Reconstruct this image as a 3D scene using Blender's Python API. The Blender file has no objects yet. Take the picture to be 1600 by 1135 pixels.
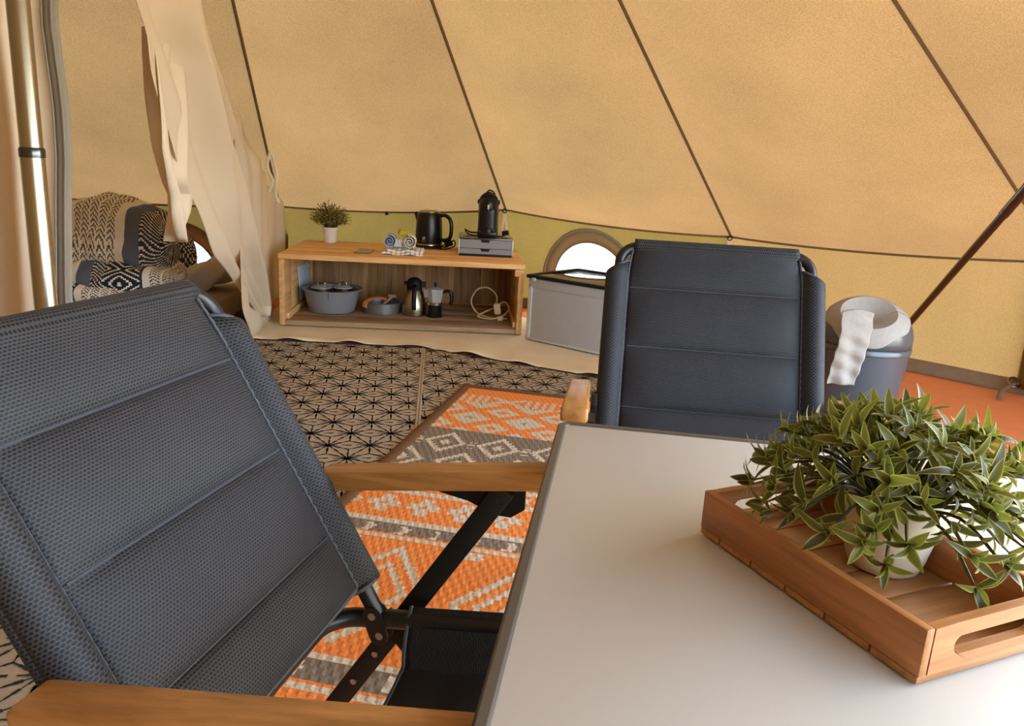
import bpy, bmesh, math, random
from mathutils import Vector, Matrix, noise
random.seed(7)
PI = math.pi
scene = bpy.context.scene
COL = scene.collection

# ------------------------------------------------------------------ camera
H = 1.05
cam_d = bpy.data.cameras.new('camera')
cam = bpy.data.objects.new('camera', cam_d)
COL.objects.link(cam)
cam_d.sensor_fit = 'HORIZONTAL'
cam_d.sensor_width = 36.0
cam_d.lens = 36.0 * 1230.0 / 1600.0
cam_d.clip_start = 0.02
up = Vector((0.05347, 0.96777, -0.24630)).normalized()      # world up seen from the camera (right, up, forward)
fw = (Vector((0, 0, 1)) - up * up.z).normalized()
rt = up.cross(fw)
if rt.x < 0: rt = -rt
M = Matrix(((rt.x, rt.y, -rt.z), (fw.x, fw.y, -fw.z), (up.x, up.y, -up.z)))
cam.matrix_world = Matrix.Translation((0, 0, H)) @ M.to_4x4()
scene.camera = cam

# ------------------------------------------------------------------ light
world = bpy.data.worlds.new('world'); scene.world = world
world.use_nodes = True
wn = world.node_tree.nodes; wl = world.node_tree.links
sky = wn.new('ShaderNodeTexSky')
sky.sky_type = 'NISHITA'; sky.sun_disc = False; sky.dust_density = 1.2; sky.air_density = 1.0; sky.ozone_density = 0.6
sky.sun_elevation = math.radians(48); sky.sun_rotation = math.radians(60)
wn['Background'].inputs['Strength'].default_value = 1.0
haze = wn.new('ShaderNodeHueSaturation'); haze.inputs['Saturation'].default_value = 0.85      # hazy summer sky
wl.new(sky.outputs[0], haze.inputs['Color']); wl.new(haze.outputs[0], wn['Background'].inputs['Color'])
sun_d = bpy.data.lights.new('sun', 'SUN'); sun_d.energy = 5.0; sun_d.angle = math.radians(0.8)
sun_d.color = (1.0, 0.93, 0.82)
sun = bpy.data.objects.new('sun', sun_d); COL.objects.link(sun)
sun_from = Vector((0.85, 0.50, 1.0))
sun.rotation_euler = sun_from.to_track_quat('Z', 'Y').to_euler()
vs = scene.view_settings
vs.view_transform = 'Standard'; vs.look = 'None'; vs.gamma = 1.0; vs.use_curve_mapping = False
vs.exposure = 1.3

# ------------------------------------------------------------------ helpers
def S(r, g, b):
    f = lambda c: (c/255/12.92) if c/255 <= 0.04045 else ((c/255+0.055)/1.055)**2.4
    return (f(r), f(g), f(b), 1.0)

class MB:
    def __init__(self): self.v = []; self.f = []; self.uv = {}; self.col = []
    def add(self, vs, fs, uvs=None, M=None):
        o = len(self.v)
        for p in vs:
            self.v.append(tuple(M @ Vector(p)) if M is not None else tuple(p))
        for i, q in enumerate(fs):
            self.f.append(tuple(o+k for k in q))
            if uvs is not None: self.uv[len(self.f)-1] = [uvs[k] for k in q]
        return self

def build(name, mb, mat, parent=None, sharp=38, smooth=True, loc=None, rot=None):
    me = bpy.data.meshes.new(name)
    me.from_pydata(mb.v, [], mb.f)
    if mb.uv:
        l = me.uv_layers.new(name='UVMap')
        for p in me.polygons:
            u = mb.uv.get(p.index)
            if u:
                for k, li in enumerate(p.loop_indices): l.data[li].uv = u[k]
    if mb.col:
        a = me.color_attributes.new('pattern', 'FLOAT_COLOR', 'CORNER')
        flat = []
        for p in me.polygons:
            c = mb.col[p.index]
            for _ in p.loop_indices: flat.extend((c[0], c[1], c[2], 1.0))
        a.data.foreach_set('color', flat)
    bm = bmesh.new(); bm.from_mesh(me)
    bmesh.ops.recalc_face_normals(bm, faces=bm.faces)
    if smooth:
        for f in bm.faces: f.smooth = True
        lim = math.radians(sharp)
        for e in bm.edges:
            if len(e.link_faces) == 2 and e.calc_face_angle(0) > lim: e.smooth = False
    bm.to_mesh(me); bm.free()
    ms = mat if isinstance(mat, (list, tuple)) else [mat]
    for m in ms: me.materials.append(m)
    o = bpy.data.objects.new(name, me); COL.objects.link(o)
    if parent is not None: o.parent = parent
    if loc is not None: o.location = loc
    if rot is not None: o.rotation_euler = rot
    return o

def share(name, src, parent=None, loc=(0, 0, 0), rot=(0, 0, 0)):
    o = bpy.data.objects.new(name, src.data); COL.objects.link(o)
    if parent is not None: o.parent = parent
    o.location = loc; o.rotation_euler = rot
    return o

def tag(o, label=None, cat=None, group=None, kind=None):
    if label: o['label'] = label
    if cat: o['category'] = cat
    if group: o['group'] = group
    if kind: o['kind'] = kind
    return o

def thing(name, label, cat, loc=(0, 0, 0), rz=0.0, group=None):
    o = bpy.data.objects.new(name, None); COL.objects.link(o)
    o.empty_display_size = 0.05
    o.location = loc; o.rotation_euler = (0, 0, rz)
    return tag(o, label, cat, group)

def copy_tree(o, parent=None):
    c = o.copy(); COL.objects.link(c); c.parent = parent
    for ch in list(o.children): copy_tree(ch, c)
    return c

def solid(o, t, off=0.0):
    m = o.modifiers.new('thickness', 'SOLIDIFY'); m.thickness = t; m.offset = off
    return o
def subsurf(o, n=1):
    m = o.modifiers.new('smooth', 'SUBSURF'); m.levels = n; m.render_levels = n
    return o

def box(mb, c, s, bev=0.0, M=None, seg=2):
    bm = bmesh.new(); bmesh.ops.create_cube(bm, size=1.0)
    for v in bm.verts: v.co = Vector((v.co.x*s[0], v.co.y*s[1], v.co.z*s[2]))
    if bev > 0:
        bmesh.ops.bevel(bm, geom=list(bm.edges), offset=min(bev, min(s)*0.45), segments=seg, affect='EDGES', profile=0.5)
    T = Matrix.Translation(c)
    if M is not None: T = M @ T
    bm.verts.index_update()
    mb.add([T @ v.co for v in bm.verts], [[v.index for v in f.verts] for f in bm.faces])
    bm.free(); return mb

def bar(mb, p, q, w, t, side, bev=0.002):
    """flat bar from p to q, w wide, t thick along side"""
    p = Vector(p); q = Vector(q); d = (q-p); L = d.length; d.normalize()
    s = Vector(side); s = (s - d*s.dot(d)).normalized(); n = d.cross(s)
    M = Matrix((( d.x, n.x, s.x, (p.x+q.x)/2), (d.y, n.y, s.y, (p.y+q.y)/2), (d.z, n.z, s.z, (p.z+q.z)/2), (0, 0, 0, 1)))
    return box(mb, (0, 0, 0), (L, w, t), bev, M)

def tube(mb, pts, r, n=12, closed=False, caps=True, flat=None, uvw=None):
    P = [Vector(p) for p in pts]; N = len(P)
    R = r if isinstance(r, (list, tuple)) else [r]*N
    T = []
    for i in range(N):
        a = P[(i-1) % N] if (closed or i > 0) else P[i]
        b = P[(i+1) % N] if (closed or i < N-1) else P[i]
        d = b-a
        T.append(d.normalized() if d.length > 1e-9 else Vector((0, 0, 1)))
    ref = Vector((0, 0, 1)) if abs(T[0].z) < 0.9 else Vector((1, 0, 0))
    if flat: ref = Vector(flat[0])
    u = (ref - T[0]*ref.dot(T[0])).normalized()
    V = []; F = []; UV = []; dist = 0
    for i in range(N):
        if i: dist += (P[i]-P[i-1]).length
        u = (u - T[i]*u.dot(T[i])).normalized(); w = T[i].cross(u)
        for k in range(n):
            a = 2*PI*k/n
            k1, k2 = (flat[1], flat[2]) if flat else (1, 1)
            V.append(P[i] + (u*math.cos(a)*k1 + w*math.sin(a)*k2)*R[i])
            UV.append((k/n*2*PI*R[i]*max(k1, k2), dist))
    for i in range(N if closed else N-1):
        j = (i+1) % N
        for k in range(n):
            F.append((i*n+k, i*n+(k+1) % n, j*n+(k+1) % n, j*n+k))
    if caps and not closed:
        F.append(tuple(range(n-1, -1, -1))); F.append(tuple((N-1)*n+k for k in range(n)))
    return mb.add(V, F, UV)

def cyl(mb, p, q, r, n=16): return tube(mb, [p, q], r, n)

def lathe(mb, prof, n=32, M=None, capb=True, capt=True, sx=1.0, sy=1.0):
    V = []; F = []
    for (r, z) in prof:
        for k in range(n):
            a = 2*PI*k/n; V.append((r*math.cos(a)*sx, r*math.sin(a)*sy, z))
    for i in range(len(prof)-1):
        for k in range(n):
            F.append((i*n+k, i*n+(k+1) % n, (i+1)*n+(k+1) % n, (i+1)*n+k))
    if capb: F.append(tuple(range(n-1, -1, -1)))
    if capt: F.append(tuple((len(prof)-1)*n+k for k in range(n)))
    return mb.add(V, F, None, M)

def grid(mb, fn, nu, nv, uvfn=None, M=None):
    V = []; UV = []; F = []
    for j in range(nv+1):
        for i in range(nu+1):
            u, v = i/nu, j/nv
            V.append(fn(u, v)); UV.append(uvfn(u, v) if uvfn else (u, v))
    for j in range(nv):
        for i in range(nu):
            a = j*(nu+1)+i; F.append((a, a+1, a+nu+2, a+nu+1))
    return mb.add(V, F, UV, M)

def prism(mb, poly, t, M=None):
    """polygon in local xy, extruded z from 0 to t"""
    n = len(poly)
    V = [(x, y, 0) for x, y in poly] + [(x, y, t) for x, y in poly]
    F = [tuple(range(n-1, -1, -1)), tuple(range(n, 2*n))]
    F += [(i, (i+1) % n, n+(i+1) % n, n+i) for i in range(n)]
    return mb.add(V, F, None, M)

def ring_prism(mb, outer, inner, t, M=None):
    n = len(outer)
    V = []
    for z in (0, t):
        V += [(x, y, z) for x, y in outer] + [(x, y, z) for x, y in inner]
    F = []
    for i in range(n):
        j = (i+1) % n
        F += [(i, j, n+j, n+i), (2*n+i, 3*n+i, 3*n+j, 2*n+j), (i, 2*n+i, 2*n+j, j), (n+i, n+j, 3*n+j, 3*n+i)]
    return mb.add(V, F, None, M)

def disc(mb, c, axis, r, t, n=12):
    a = Vector(axis).normalized(); c = Vector(c)
    return tube(mb, [c, c+a*t], r, n)

def bez(pts, n=8):
    """Catmull-Rom through pts"""
    P = [Vector(p) for p in pts]; out = []
    for i in range(len(P)-1):
        a = P[i-1] if i else P[i]*2-P[i+1]; b, c = P[i], P[i+1]
        d = P[i+2] if i+2 < len(P) else P[i+1]*2-P[i]
        for k in range(n):
            t = k/n
            out.append(0.5*((2*b)+(c-a)*t+(2*a-5*b+4*c-d)*t*t+(-a+3*b-3*c+d)*t**3))
    out.append(P[-1]); return out

def lerp_table(tab, x):
    if x <= tab[0][0]: return tab[0][1:]
    for a, b in zip(tab, tab[1:]):
        if x <= b[0]:
            t = (x-a[0])/(b[0]-a[0]); return tuple(p+(q-p)*t for p, q in zip(a[1:], b[1:]))
    return tab[-1][1:]

# ------------------------------------------------------------------ materials
class NT:
    def __init__(self, name):
        self.m = bpy.data.materials.new(name); self.m.use_nodes = True
        self.n = self.m.node_tree.nodes; self.l = self.m.node_tree.links
        self.b = self.n.get('Principled BSDF'); self.out = self.n.get('Material Output')
    def new(self, t, **kw):
        x = self.n.new(t)
        for k, v in kw.items(): setattr(x, k, v)
        return x
    def link(self, a, b): self.l.new(a, b)
    def math(self, op, a, b=None, c=None):
        x = self.n.new('ShaderNodeMath'); x.operation = op
        for i, s in enumerate((a, b, c)):
            if s is None: continue
            if isinstance(s, (int, float)): x.inputs[i].default_value = s
            else: self.l.new(s, x.inputs[i])
        return x.outputs[0]
    def mix(self, f, a, b):
        x = self.n.new('ShaderNodeMix'); x.data_type = 'RGBA'
        for i, s in ((0, f), (6, a), (7, b)):
            if isinstance(s, (int, float)): x.inputs[i].default_value = s
            elif isinstance(s, tuple): x.inputs[i].default_value = s
            else: self.l.new(s, x.inputs[i])
        return x.outputs[2]
    def noise(self, scale, vec=None, detail=3.0, rough=0.55):
        x = self.n.new('ShaderNodeTexNoise'); x.inputs['Scale'].default_value = scale
        x.inputs['Detail'].default_value = detail; x.inputs['Roughness'].default_value = rough
        if vec is not None: self.l.new(vec, x.inputs['Vector'])
        return x.outputs[0]
    def coord(self, which='Object', scale=(1, 1, 1), rot=(0, 0, 0)):
        t = self.n.new('ShaderNodeTexCoord'); m = self.n.new('ShaderNodeMapping')
        m.inputs['Scale'].default_value = scale; m.inputs['Rotation'].default_value = rot
        self.l.new(t.outputs[which], m.inputs['Vector']); return m.outputs[0]
    def ramp(self, f, lo, hi):
        x = self.n.new('ShaderNodeMapRange'); x.inputs[1].default_value = lo; x.inputs[2].default_value = hi
        self.l.new(f, x.inputs[0]); return x.outputs[0]
    def bump(self, h, strength=0.3, dist=0.002):
        x = self.n.new('ShaderNodeBump'); x.inputs['Strength'].default_value = strength
        x.inputs['Distance'].default_value = dist; self.l.new(h, x.inputs['Height']); return x.outputs[0]

def plain(name, c, rough=0.5, metal=0.0, var=0.08, scale=25.0, bump=0.0, spec=0.5, coat=0.0):
    t = NT(name)
    n = t.noise(scale, t.coord('Object'))
    d = tuple(x*(1-var) for x in c[:3])+(1,); e = tuple(min(1, x*(1+var)) for x in c[:3])+(1,)
    t.link(t.mix(n, d, e), t.b.inputs['Base Color'])
    t.b.inputs['Roughness'].default_value = rough; t.b.inputs['Metallic'].default_value = metal
    t.b.inputs['Specular IOR Level'].default_value = spec
    t.b.inputs['Coat Weight'].default_value = coat
    if bump: t.link(t.bump(t.noise(scale*8, t.coord('Object')), bump, 0.001), t.b.inputs['Normal'])
    return t.m

def wood(name, c1, c2, axis='X', rough=0.45, s=1.0, knots=0.0, dark=None, per_obj=0.25):
    t = NT(name)
    sc = {'X': (2.2*s, 38*s, 38*s), 'Y': (38*s, 2.2*s, 38*s), 'Z': (38*s, 38*s, 2.2*s)}[axis]
    info = t.new('ShaderNodeObjectInfo')
    tc = t.new('ShaderNodeTexCoord'); off = t.new('ShaderNodeVectorMath'); off.operation = 'ADD'
    t.link(tc.outputs['Object'], off.inputs[0])
    rnd = t.new('ShaderNodeVectorMath'); rnd.operation = 'SCALE'
    rnd.inputs[0].default_value = (7.3, 3.1, 5.7); t.link(info.outputs['Random'], rnd.inputs['Scale'])
    t.link(rnd.outputs[0], off.inputs[1])
    mp = t.new('ShaderNodeMapping'); mp.inputs['Scale'].default_value = sc; t.link(off.outputs[0], mp.inputs['Vector'])
    g = t.noise(1.0, mp.outputs[0], 5.0, 0.6)
    g2 = t.noise(3.5, mp.outputs[0], 2.0, 0.5)
    g = t.ramp(g, 0.33, 0.68)
    col = t.mix(g, c1, c2)
    col = t.mix(t.math('MULTIPLY', t.ramp(g2, 0.52, 0.75), 0.35), col, dark or tuple(x*0.45 for x in c1[:3])+(1,))
    br = t.math('ADD', t.math('MULTIPLY', info.outputs['Random'], per_obj), 1-per_obj/2)
    hs = t.new('ShaderNodeHueSaturation'); t.link(br, hs.inputs['Value']); t.link(col, hs.inputs['Color'])
    col = hs.outputs[0]
    if knots:
        vo = t.new('ShaderNodeTexVoronoi'); vo.inputs['Scale'].default_value = 1.0
        k = {'X': (2.5, 7, 7), 'Y': (7, 2.5, 7), 'Z': (7, 7, 2.5)}[axis]
        mk = t.new('ShaderNodeMapping'); mk.inputs['Scale'].default_value = k; t.link(off.outputs[0], mk.inputs['Vector'])
        t.link(mk.outputs[0], vo.inputs['Vector'])
        kn = t.ramp(vo.outputs['Distance'], 0.13, 0.05)
        col = t.mix(t.math('MULTIPLY', kn, knots), col, tuple(x*0.3 for x in c1[:3])+(1,))
    t.link(col, t.b.inputs['Base Color']); t.b.inputs['Roughness'].default_value = rough
    t.link(t.bump(g, 0.25, 0.0008), t.b.inputs['Normal'])
    return t.m

def cloth(name, c, trans=None, fac=0.4, weave=900.0, var=0.10, rough=0.9, blotch=3.0, stripe=(1, 1, 1), bumpk=0.35):
    """woven fabric that lets part of the light through"""
    t = NT(name)
    co = t.coord('Object')
    n1 = t.noise(blotch, co, 4.0); n2 = t.noise(weave, t.coord('Object', stripe), 2.0, 0.7)
    f = t.math('ADD', t.math('MULTIPLY', n1, 0.28), t.math('MULTIPLY', n2, 0.72))
    f = t.ramp(f, 0.36, 0.64)
    lo = tuple(x*(1-var) for x in c[:3])+(1,); hi = tuple(min(1, x*(1+var)) for x in c[:3])+(1,)
    col = t.mix(f, lo, hi)
    t.n.remove(t.b)
    d = t.new('ShaderNodeBsdfDiffuse'); t.link(col, d.inputs['Color'])
    nb = t.bump(n2, bumpk, 0.0015); t.link(nb, d.inputs['Normal'])
    if trans:
        tl = t.new('ShaderNodeBsdfTranslucent')
        tlo = tuple(x*(1-var) for x in trans[:3])+(1,); thi = tuple(min(1, x*(1+var)) for x in trans[:3])+(1,)
        t.link(t.mix(f, tlo, thi), tl.inputs['Color'])
        mx = t.new('ShaderNodeMixShader'); mx.inputs[0].default_value = fac
        t.link(d.outputs[0], mx.inputs[1]); t.link(tl.outputs[0], mx.inputs[2]); t.link(mx.outputs[0], t.out.inputs[0])
    else: t.link(d.outputs[0], t.out.inputs[0])
    return t.m

def mesh_fabric(name, face, hole, du=0.0054, dv=0.0039, sheen=0.3):
    """3D spacer mesh: staggered rows of dark holes; UV in metres"""
    t = NT(name)
    uv = t.new('ShaderNodeTexCoord').outputs['UV']
    sp = t.new('ShaderNodeSeparateXYZ'); t.link(uv, sp.inputs[0])
    v = t.math('DIVIDE', sp.outputs[1], dv)
    row = t.math('FLOOR', v)
    odd = t.math('MULTIPLY', t.math('MODULO', t.math('ABSOLUTE', row), 2.0), 0.5)
    u = t.math('ADD', t.math('DIVIDE', sp.outputs[0], du), odd)
    fu = t.math('SUBTRACT', t.math('FRACT', u), 0.5); fv = t.math('SUBTRACT', t.math('FRACT', v), 0.5)
    d = t.math('SQRT', t.math('ADD', t.math('POWER', t.math('MULTIPLY', fu, 1.05), 2.0), t.math('POWER', t.math('MULTIPLY', fv, 1.35), 2.0)))
    k = t.ramp(d, 0.34, 0.46)
    n = t.noise(14.0, t.coord('Object'))
    f2 = tuple(x*1.25 for x in face[:3])+(1,); f1 = tuple(x*0.8 for x in face[:3])+(1,)
    col = t.mix(k, hole, t.mix(n, f1, f2))
    t.link(col, t.b.inputs['Base Color']); t.b.inputs['Roughness'].default_value = 0.6
    t.b.inputs['Specular IOR Level'].default_value = 0.25
    t.b.inputs['Sheen Weight'].default_value = sheen; t.b.inputs['Sheen Roughness'].default_value = 0.4
    t.link(t.bump(k, 0.45, 0.0015), t.b.inputs['Normal'])
    return t.m

def attr_cloth(name, rough=0.95, weave=(260, 260, 260), var=0.22, trans=0.0):
    t = NT(name)
    a = t.new('ShaderNodeAttribute'); a.attribute_name = 'pattern'
    n = t.noise(1.0, t.coord('Object', weave), 2.0, 0.7)
    hs = t.new('ShaderNodeHueSaturation'); t.link(a.outputs['Color'], hs.inputs['Color'])
    t.link(t.math('ADD', t.math('MULTIPLY', t.ramp(n, 0.3, 0.7), 2*var), 1-var), hs.inputs['Value'])
    t.link(hs.outputs[0], t.b.inputs['Base Color']); t.b.inputs['Roughness'].default_value = rough
    t.b.inputs['Specular IOR Level'].default_value = 0.2
    t.link(t.bump(n, 0.3, 0.0015), t.b.inputs['Normal'])
    return t.m

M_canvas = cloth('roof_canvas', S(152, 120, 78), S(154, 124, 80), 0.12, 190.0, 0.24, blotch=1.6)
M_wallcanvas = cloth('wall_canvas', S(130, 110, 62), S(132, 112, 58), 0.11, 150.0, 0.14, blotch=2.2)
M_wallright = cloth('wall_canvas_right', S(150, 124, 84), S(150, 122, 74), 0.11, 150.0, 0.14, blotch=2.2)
M_seam = plain('seam_tape', S(112, 88, 62), 0.9)
M_cream = cloth('cream_cotton', S(236, 222, 200), S(236, 214, 176), 0.32, 420.0, 0.03, blotch=2.0, bumpk=0.12)
M_zip = cloth('zip_tape', S(142, 132, 118), S(160, 145, 120), 0.2, 500.0, 0.10, stripe=(1, 1, 0.05))
M_sand = cloth('sand_cotton', S(226, 212, 184), None, 0, 300.0, 0.08, blotch=5.0)
M_orange_floor = plain('orange_groundsheet', S(222, 132, 78), 0.7, 0, 0.12, 9.0, 0.2)
M_skirt = plain('grey_brown_strip', S(120, 98, 70), 0.7, 0, 0.25, 30.0)
M_lawn = plain('lawn_green', S(140, 142, 100), 0.95, 0, 0.35, 6.0)
M_winbind = cloth('window_binding', S(150, 130, 98), None, 0, 300.0, 0.1)
M_frost = cloth('frosted_window', S(245, 246, 244), S(250, 252, 250), 0.8, 50, 0.01)
M_steel = plain('brushed_steel', S(156, 146, 124), 0.27, 1.0, 0.06, 60.0)
M_darksteel = plain('smoked_steel', S(84, 86, 88), 0.22, 1.0, 0.06, 60.0)
M_black = plain('black_paint', S(17, 17, 18), 0.38, 0.0, 0.1, spec=0.4)
M_blackplastic = plain('black_plastic', S(10, 10, 11), 0.30, 0.0, 0.1, spec=0.35)
M_mattblack = plain('matt_black', S(12, 11, 11), 0.6, spec=0.3)
M_screw = plain('zinc_screw', S(170, 165, 155), 0.35, 1.0)
M_fabric = mesh_fabric('slate_mesh', S(46, 45, 46), S(7, 7, 7), sheen=0.02)
M_seatfab = mesh_fabric('dark_seat_mesh', S(27, 26, 27), S(8, 8, 8), 0.0045, 0.0034, 0.1)
M_binding = plain('grey_binding', S(56, 57, 62), 0.7, 0, 0.15, 200.0, 0.3)
M_arm = wood('teak_arm', S(138, 92, 42), S(178, 126, 66), 'X', 0.42, 1.3, per_obj=0.1)
M_tray = wood('acacia_tray_x', S(146, 90, 44), S(184, 124, 68), 'X', 0.40, 1.4, per_obj=0.16)
M_trayy = wood('acacia_tray_y', S(142, 92, 46), S(182, 126, 72), 'Y', 0.40, 1.4, per_obj=0.16)
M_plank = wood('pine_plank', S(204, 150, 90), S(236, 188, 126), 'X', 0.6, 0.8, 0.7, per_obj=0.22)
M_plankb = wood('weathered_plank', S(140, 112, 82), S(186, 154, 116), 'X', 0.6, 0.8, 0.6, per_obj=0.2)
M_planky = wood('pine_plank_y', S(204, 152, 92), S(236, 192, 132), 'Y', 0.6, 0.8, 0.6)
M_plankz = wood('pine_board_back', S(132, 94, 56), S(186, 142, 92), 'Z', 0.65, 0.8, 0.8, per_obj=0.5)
M_laminate = plain('table_laminate', S(180, 175, 160), 0.42, 0, 0.02, 120.0, 0.05)
M_rim = plain('bronze_rim', S(84, 77, 66), 0.4, 0.35, 0.05)
M_pot = plain('white_ceramic', S(204, 190, 162), 0.35, 0, 0.03)
M_greyplastic = plain('grey_plastic', S(126, 128, 134), 0.38, 0, 0.04)
M_bin = plain('grey_bin_enamel', S(84, 86, 90), 0.27, 0.25, 0.03)
M_bag = cloth('bin_bag', S(198, 190, 180), S(214, 204, 190), 0.45, 60, 0.05, bumpk=0.5)
M_alu = plain('grey_aluminium', S(172, 172, 172), 0.42, 0.15, 0.05)
M_alulight = plain('light_aluminium', S(196, 194, 188), 0.35, 0.3, 0.04)
M_glass = plain('black_glass', S(34, 34, 34), 0.06, 0.0, 0.1, 6.0, spec=0.9)

# ------------------------------------------------------------------ the tent
AX, AY, APEX = -0.911, 1.50, 3.08
ANG = [33.8, 58.0, 79.2, 100.9, 123.5, 146.0, 168.5, 191.0, 213.5, 236.0, 258.5, 281.0, 303.5, 326.0, 348.5, 371.0]
EZ = [0.729, 0.668, 0.728, 0.664, 0.70] + [0.70]*10 + [0.71]
RE, RB = 4.30, 4.48
NP = len(ANG)
def pol(deg, r, z): a = math.radians(deg); return Vector((AX+r*math.cos(a), AY+r*math.sin(a), z))
def ang(i): return ANG[i % NP] + (360 if i >= NP else 0)
def eave(i, s=0.0):
    """point on the eave of panel i (from seam i to seam i+1); the edge sags a little between the pegs"""
    a = pol(ang(i), RE, EZ[i % NP]); b = pol(ang(i+1), RE, EZ[(i+1) % NP])
    p = a.lerp(b, s); p.z -= 0.030*math.sin(PI*s)**0.8
    return p
apex = Vector((AX, AY, APEX))
def roof_pt(i, s, t):
    p = eave(i, s).lerp(apex, t)
    # cloth between two taut seams hangs in slightly, with soft ripples near the eave
    out = Vector((p.x-AX, p.y-AY, 0)); out = out.normalized() if out.length > 1e-6 else Vector((1, 0, 0))
    sag = 0.055*math.sin(PI*s)*math.sin(PI*min(1, t*1.1))**0.7
    rip = 0.016*noise.noise(Vector((p.x*1.6, p.y*1.6, p.z*1.2)))*math.sin(PI*s) + 0.010*math.exp(-t*9)*math.sin(s*17+i*2.1)*math.sin(PI*s)
    rip *= min(1.0, t*7)
    p -= out*(sag+rip)*0.65; p.z -= sag*0.7+rip*0.5
    return p

OPEN = (NP-2, NP-3, NP-4)                     # the panels from 303.5 to 371 deg stand open as the doorway
ceiling = bpy.data.objects.new('ceiling', None); COL.objects.link(ceiling); tag(ceiling, kind='structure')
for i in range(NP):
    mb = MB()
    t0 = 0.42 if i in OPEN else 0.0
    i2 = i
    grid(mb, lambda u, v: roof_pt(i2, u, t0+(0.985-t0)*v), 14, 26)
    build('canvas_panel', mb, M_canvas, ceiling)
    mb = MB()
    tube(mb, [pol(ang(i), RE, EZ[i]).lerp(apex, t0a) + Vector((0, 0, -0.004)) for t0a in [k/12 for k in range(13)]], 0.008, 6)
    build('seam', mb, M_seam, ceiling)
    if i not in OPEN:
        mb = MB()
        tube(mb, [eave(i, k/16)+Vector((0, 0, -0.006)) for k in range(17)], 0.0065, 6)
        build('eave_hem', mb, M_seam, ceiling)

def wall_pt(i, s, t):
    a = eave(i, s); a.z -= 0.0
    b = pol(ang(i), RB, 0).lerp(pol(ang(i+1), RB, 0), s)
    p = b.lerp(a, t)
    out = Vector((p.x-AX, p.y-AY, 0)).normalized()
    p += out*(0.012*noise.noise(Vector((p.x*2.3, p.y*2.3, p.z*2.5+4))) + 0.02*math.sin(PI*t))*math.sin(PI*min(1, max(0, t)))
    return p
def wall_frame(i, s, z):
    """point and axes on the wall at height z"""
    p = wall_pt(i, s, z/EZ[i % NP]); q = wall_pt(i, s+0.01, z/EZ[i % NP]); r = wall_pt(i, s, z/EZ[i % NP]+0.02)
    return p, (q-p).normalized(), (r-p).normalized()

# a half-moon window: which wall panel, where along it (0 to 1), sill height, half width, height
WINS = {1: (0.595, 0.22, 0.335, 0.39), 3: (0.425, 0.10, 0.34, 0.43)}
walls = {}
for nm in ('right', 'back', 'left', 'front'):
    w = bpy.data.objects.new('wall_'+nm, None); COL.objects.link(w); tag(w, kind='structure'); walls[nm] = w
side_of = lambda i: 'right' if i == 0 else 'back' if i in (1, 2, 3) else 'left' if i in (4, 5, 6, 7) else 'front'
def wall_len(i): return (pol(ang(i), RE, 0)-pol(ang(i+1), RE, 0)).length
wn_count = 0
for i in range(NP):
    if i in OPEN: continue
    if i not in WINS:
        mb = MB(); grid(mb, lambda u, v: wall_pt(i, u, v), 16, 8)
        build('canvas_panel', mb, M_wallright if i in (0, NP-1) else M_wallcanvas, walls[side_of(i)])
    else:
        sc, z0, hw, hh = WINS[i]; L = wall_len(i); zt = EZ[i]
        # fine grid, cells inside the half-moon are left out
        def inside(u, v, k=1.0):
            x = (u-sc)*L; z = v*zt-z0
            return z > -0.004 and (x/(hw*k))**2 + (z/(hh*k))**2 < 1
        mb = MB(); nu, nv = 100, 56
        V = [wall_pt(i, a/nu, b/nv) for b in range(nv+1) for a in range(nu+1)]
        F = []
        for b in range(nv):
            for a in range(nu):
                if not inside((a+0.5)/nu, (b+0.5)/nv): F.append((b*(nu+1)+a, b*(nu+1)+a+1, (b+1)*(nu+1)+a+1, (b+1)*(nu+1)+a))
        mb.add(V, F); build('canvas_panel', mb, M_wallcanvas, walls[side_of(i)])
        wn_count += 1
        win = bpy.data.objects.new('window_%d' % wn_count, None); COL.objects.link(win); tag(win, kind='structure')
        def wp(x, z, off):
            p, a, b = wall_frame(i, sc+x/L, z0+z); n = a.cross(b); c = Vector((AX, AY, p.z))-p
            if n.dot(c) < 0: n = -n
            return p+n*off
        arc = lambda k, off: [wp(hw*k*math.cos(PI*j/28), hh*k*math.sin(PI*j/28), off) for j in range(29)]
        mb = MB()
        o1, o2 = arc(1.03, 0.008), arc(0.80, 0.006)
        mb.add(o1+o2, [(j, j+1, 29+j+1, 29+j) for j in range(28)])
        bnd = build('window_binding', mb, M_winbind, win); solid(bnd, 0.006)
        mb = MB(); tube(mb, arc(1.04, 0.012), 0.011, 8); tube(mb, arc(0.82, 0.010), 0.004, 6)
        build('zip', mb, M_zip if i == 1 else M_seam, win)
        mb = MB()
        ring = arc(0.82, 0.0)
        base = [wp(hw*0.82*math.cos(PI*j/28), 0.0, 0.0) for j in range(29)]
        mb.add(ring+base, [(j, j+1, 29+j+1, 29+j) for j in range(28)])
        build('pane', mb, M_frost, win)
        if i == 1:
            mb = MB(); p0 = wp(-hw*0.86, 0.16, 0.02)
            tube(mb, bez([p0+Vector((0.10, 0, -0.03)), p0+Vector((0.11, 0, 0.05)), p0+Vector((0.13, -0.02, 0.075)), p0+Vector((0.15, -0.03, 0.05))], 5), [0.022]*5+[0.018]*5+[0.012]*6, 8)
            build('toggle', mb, M_mattblack, win)

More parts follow.
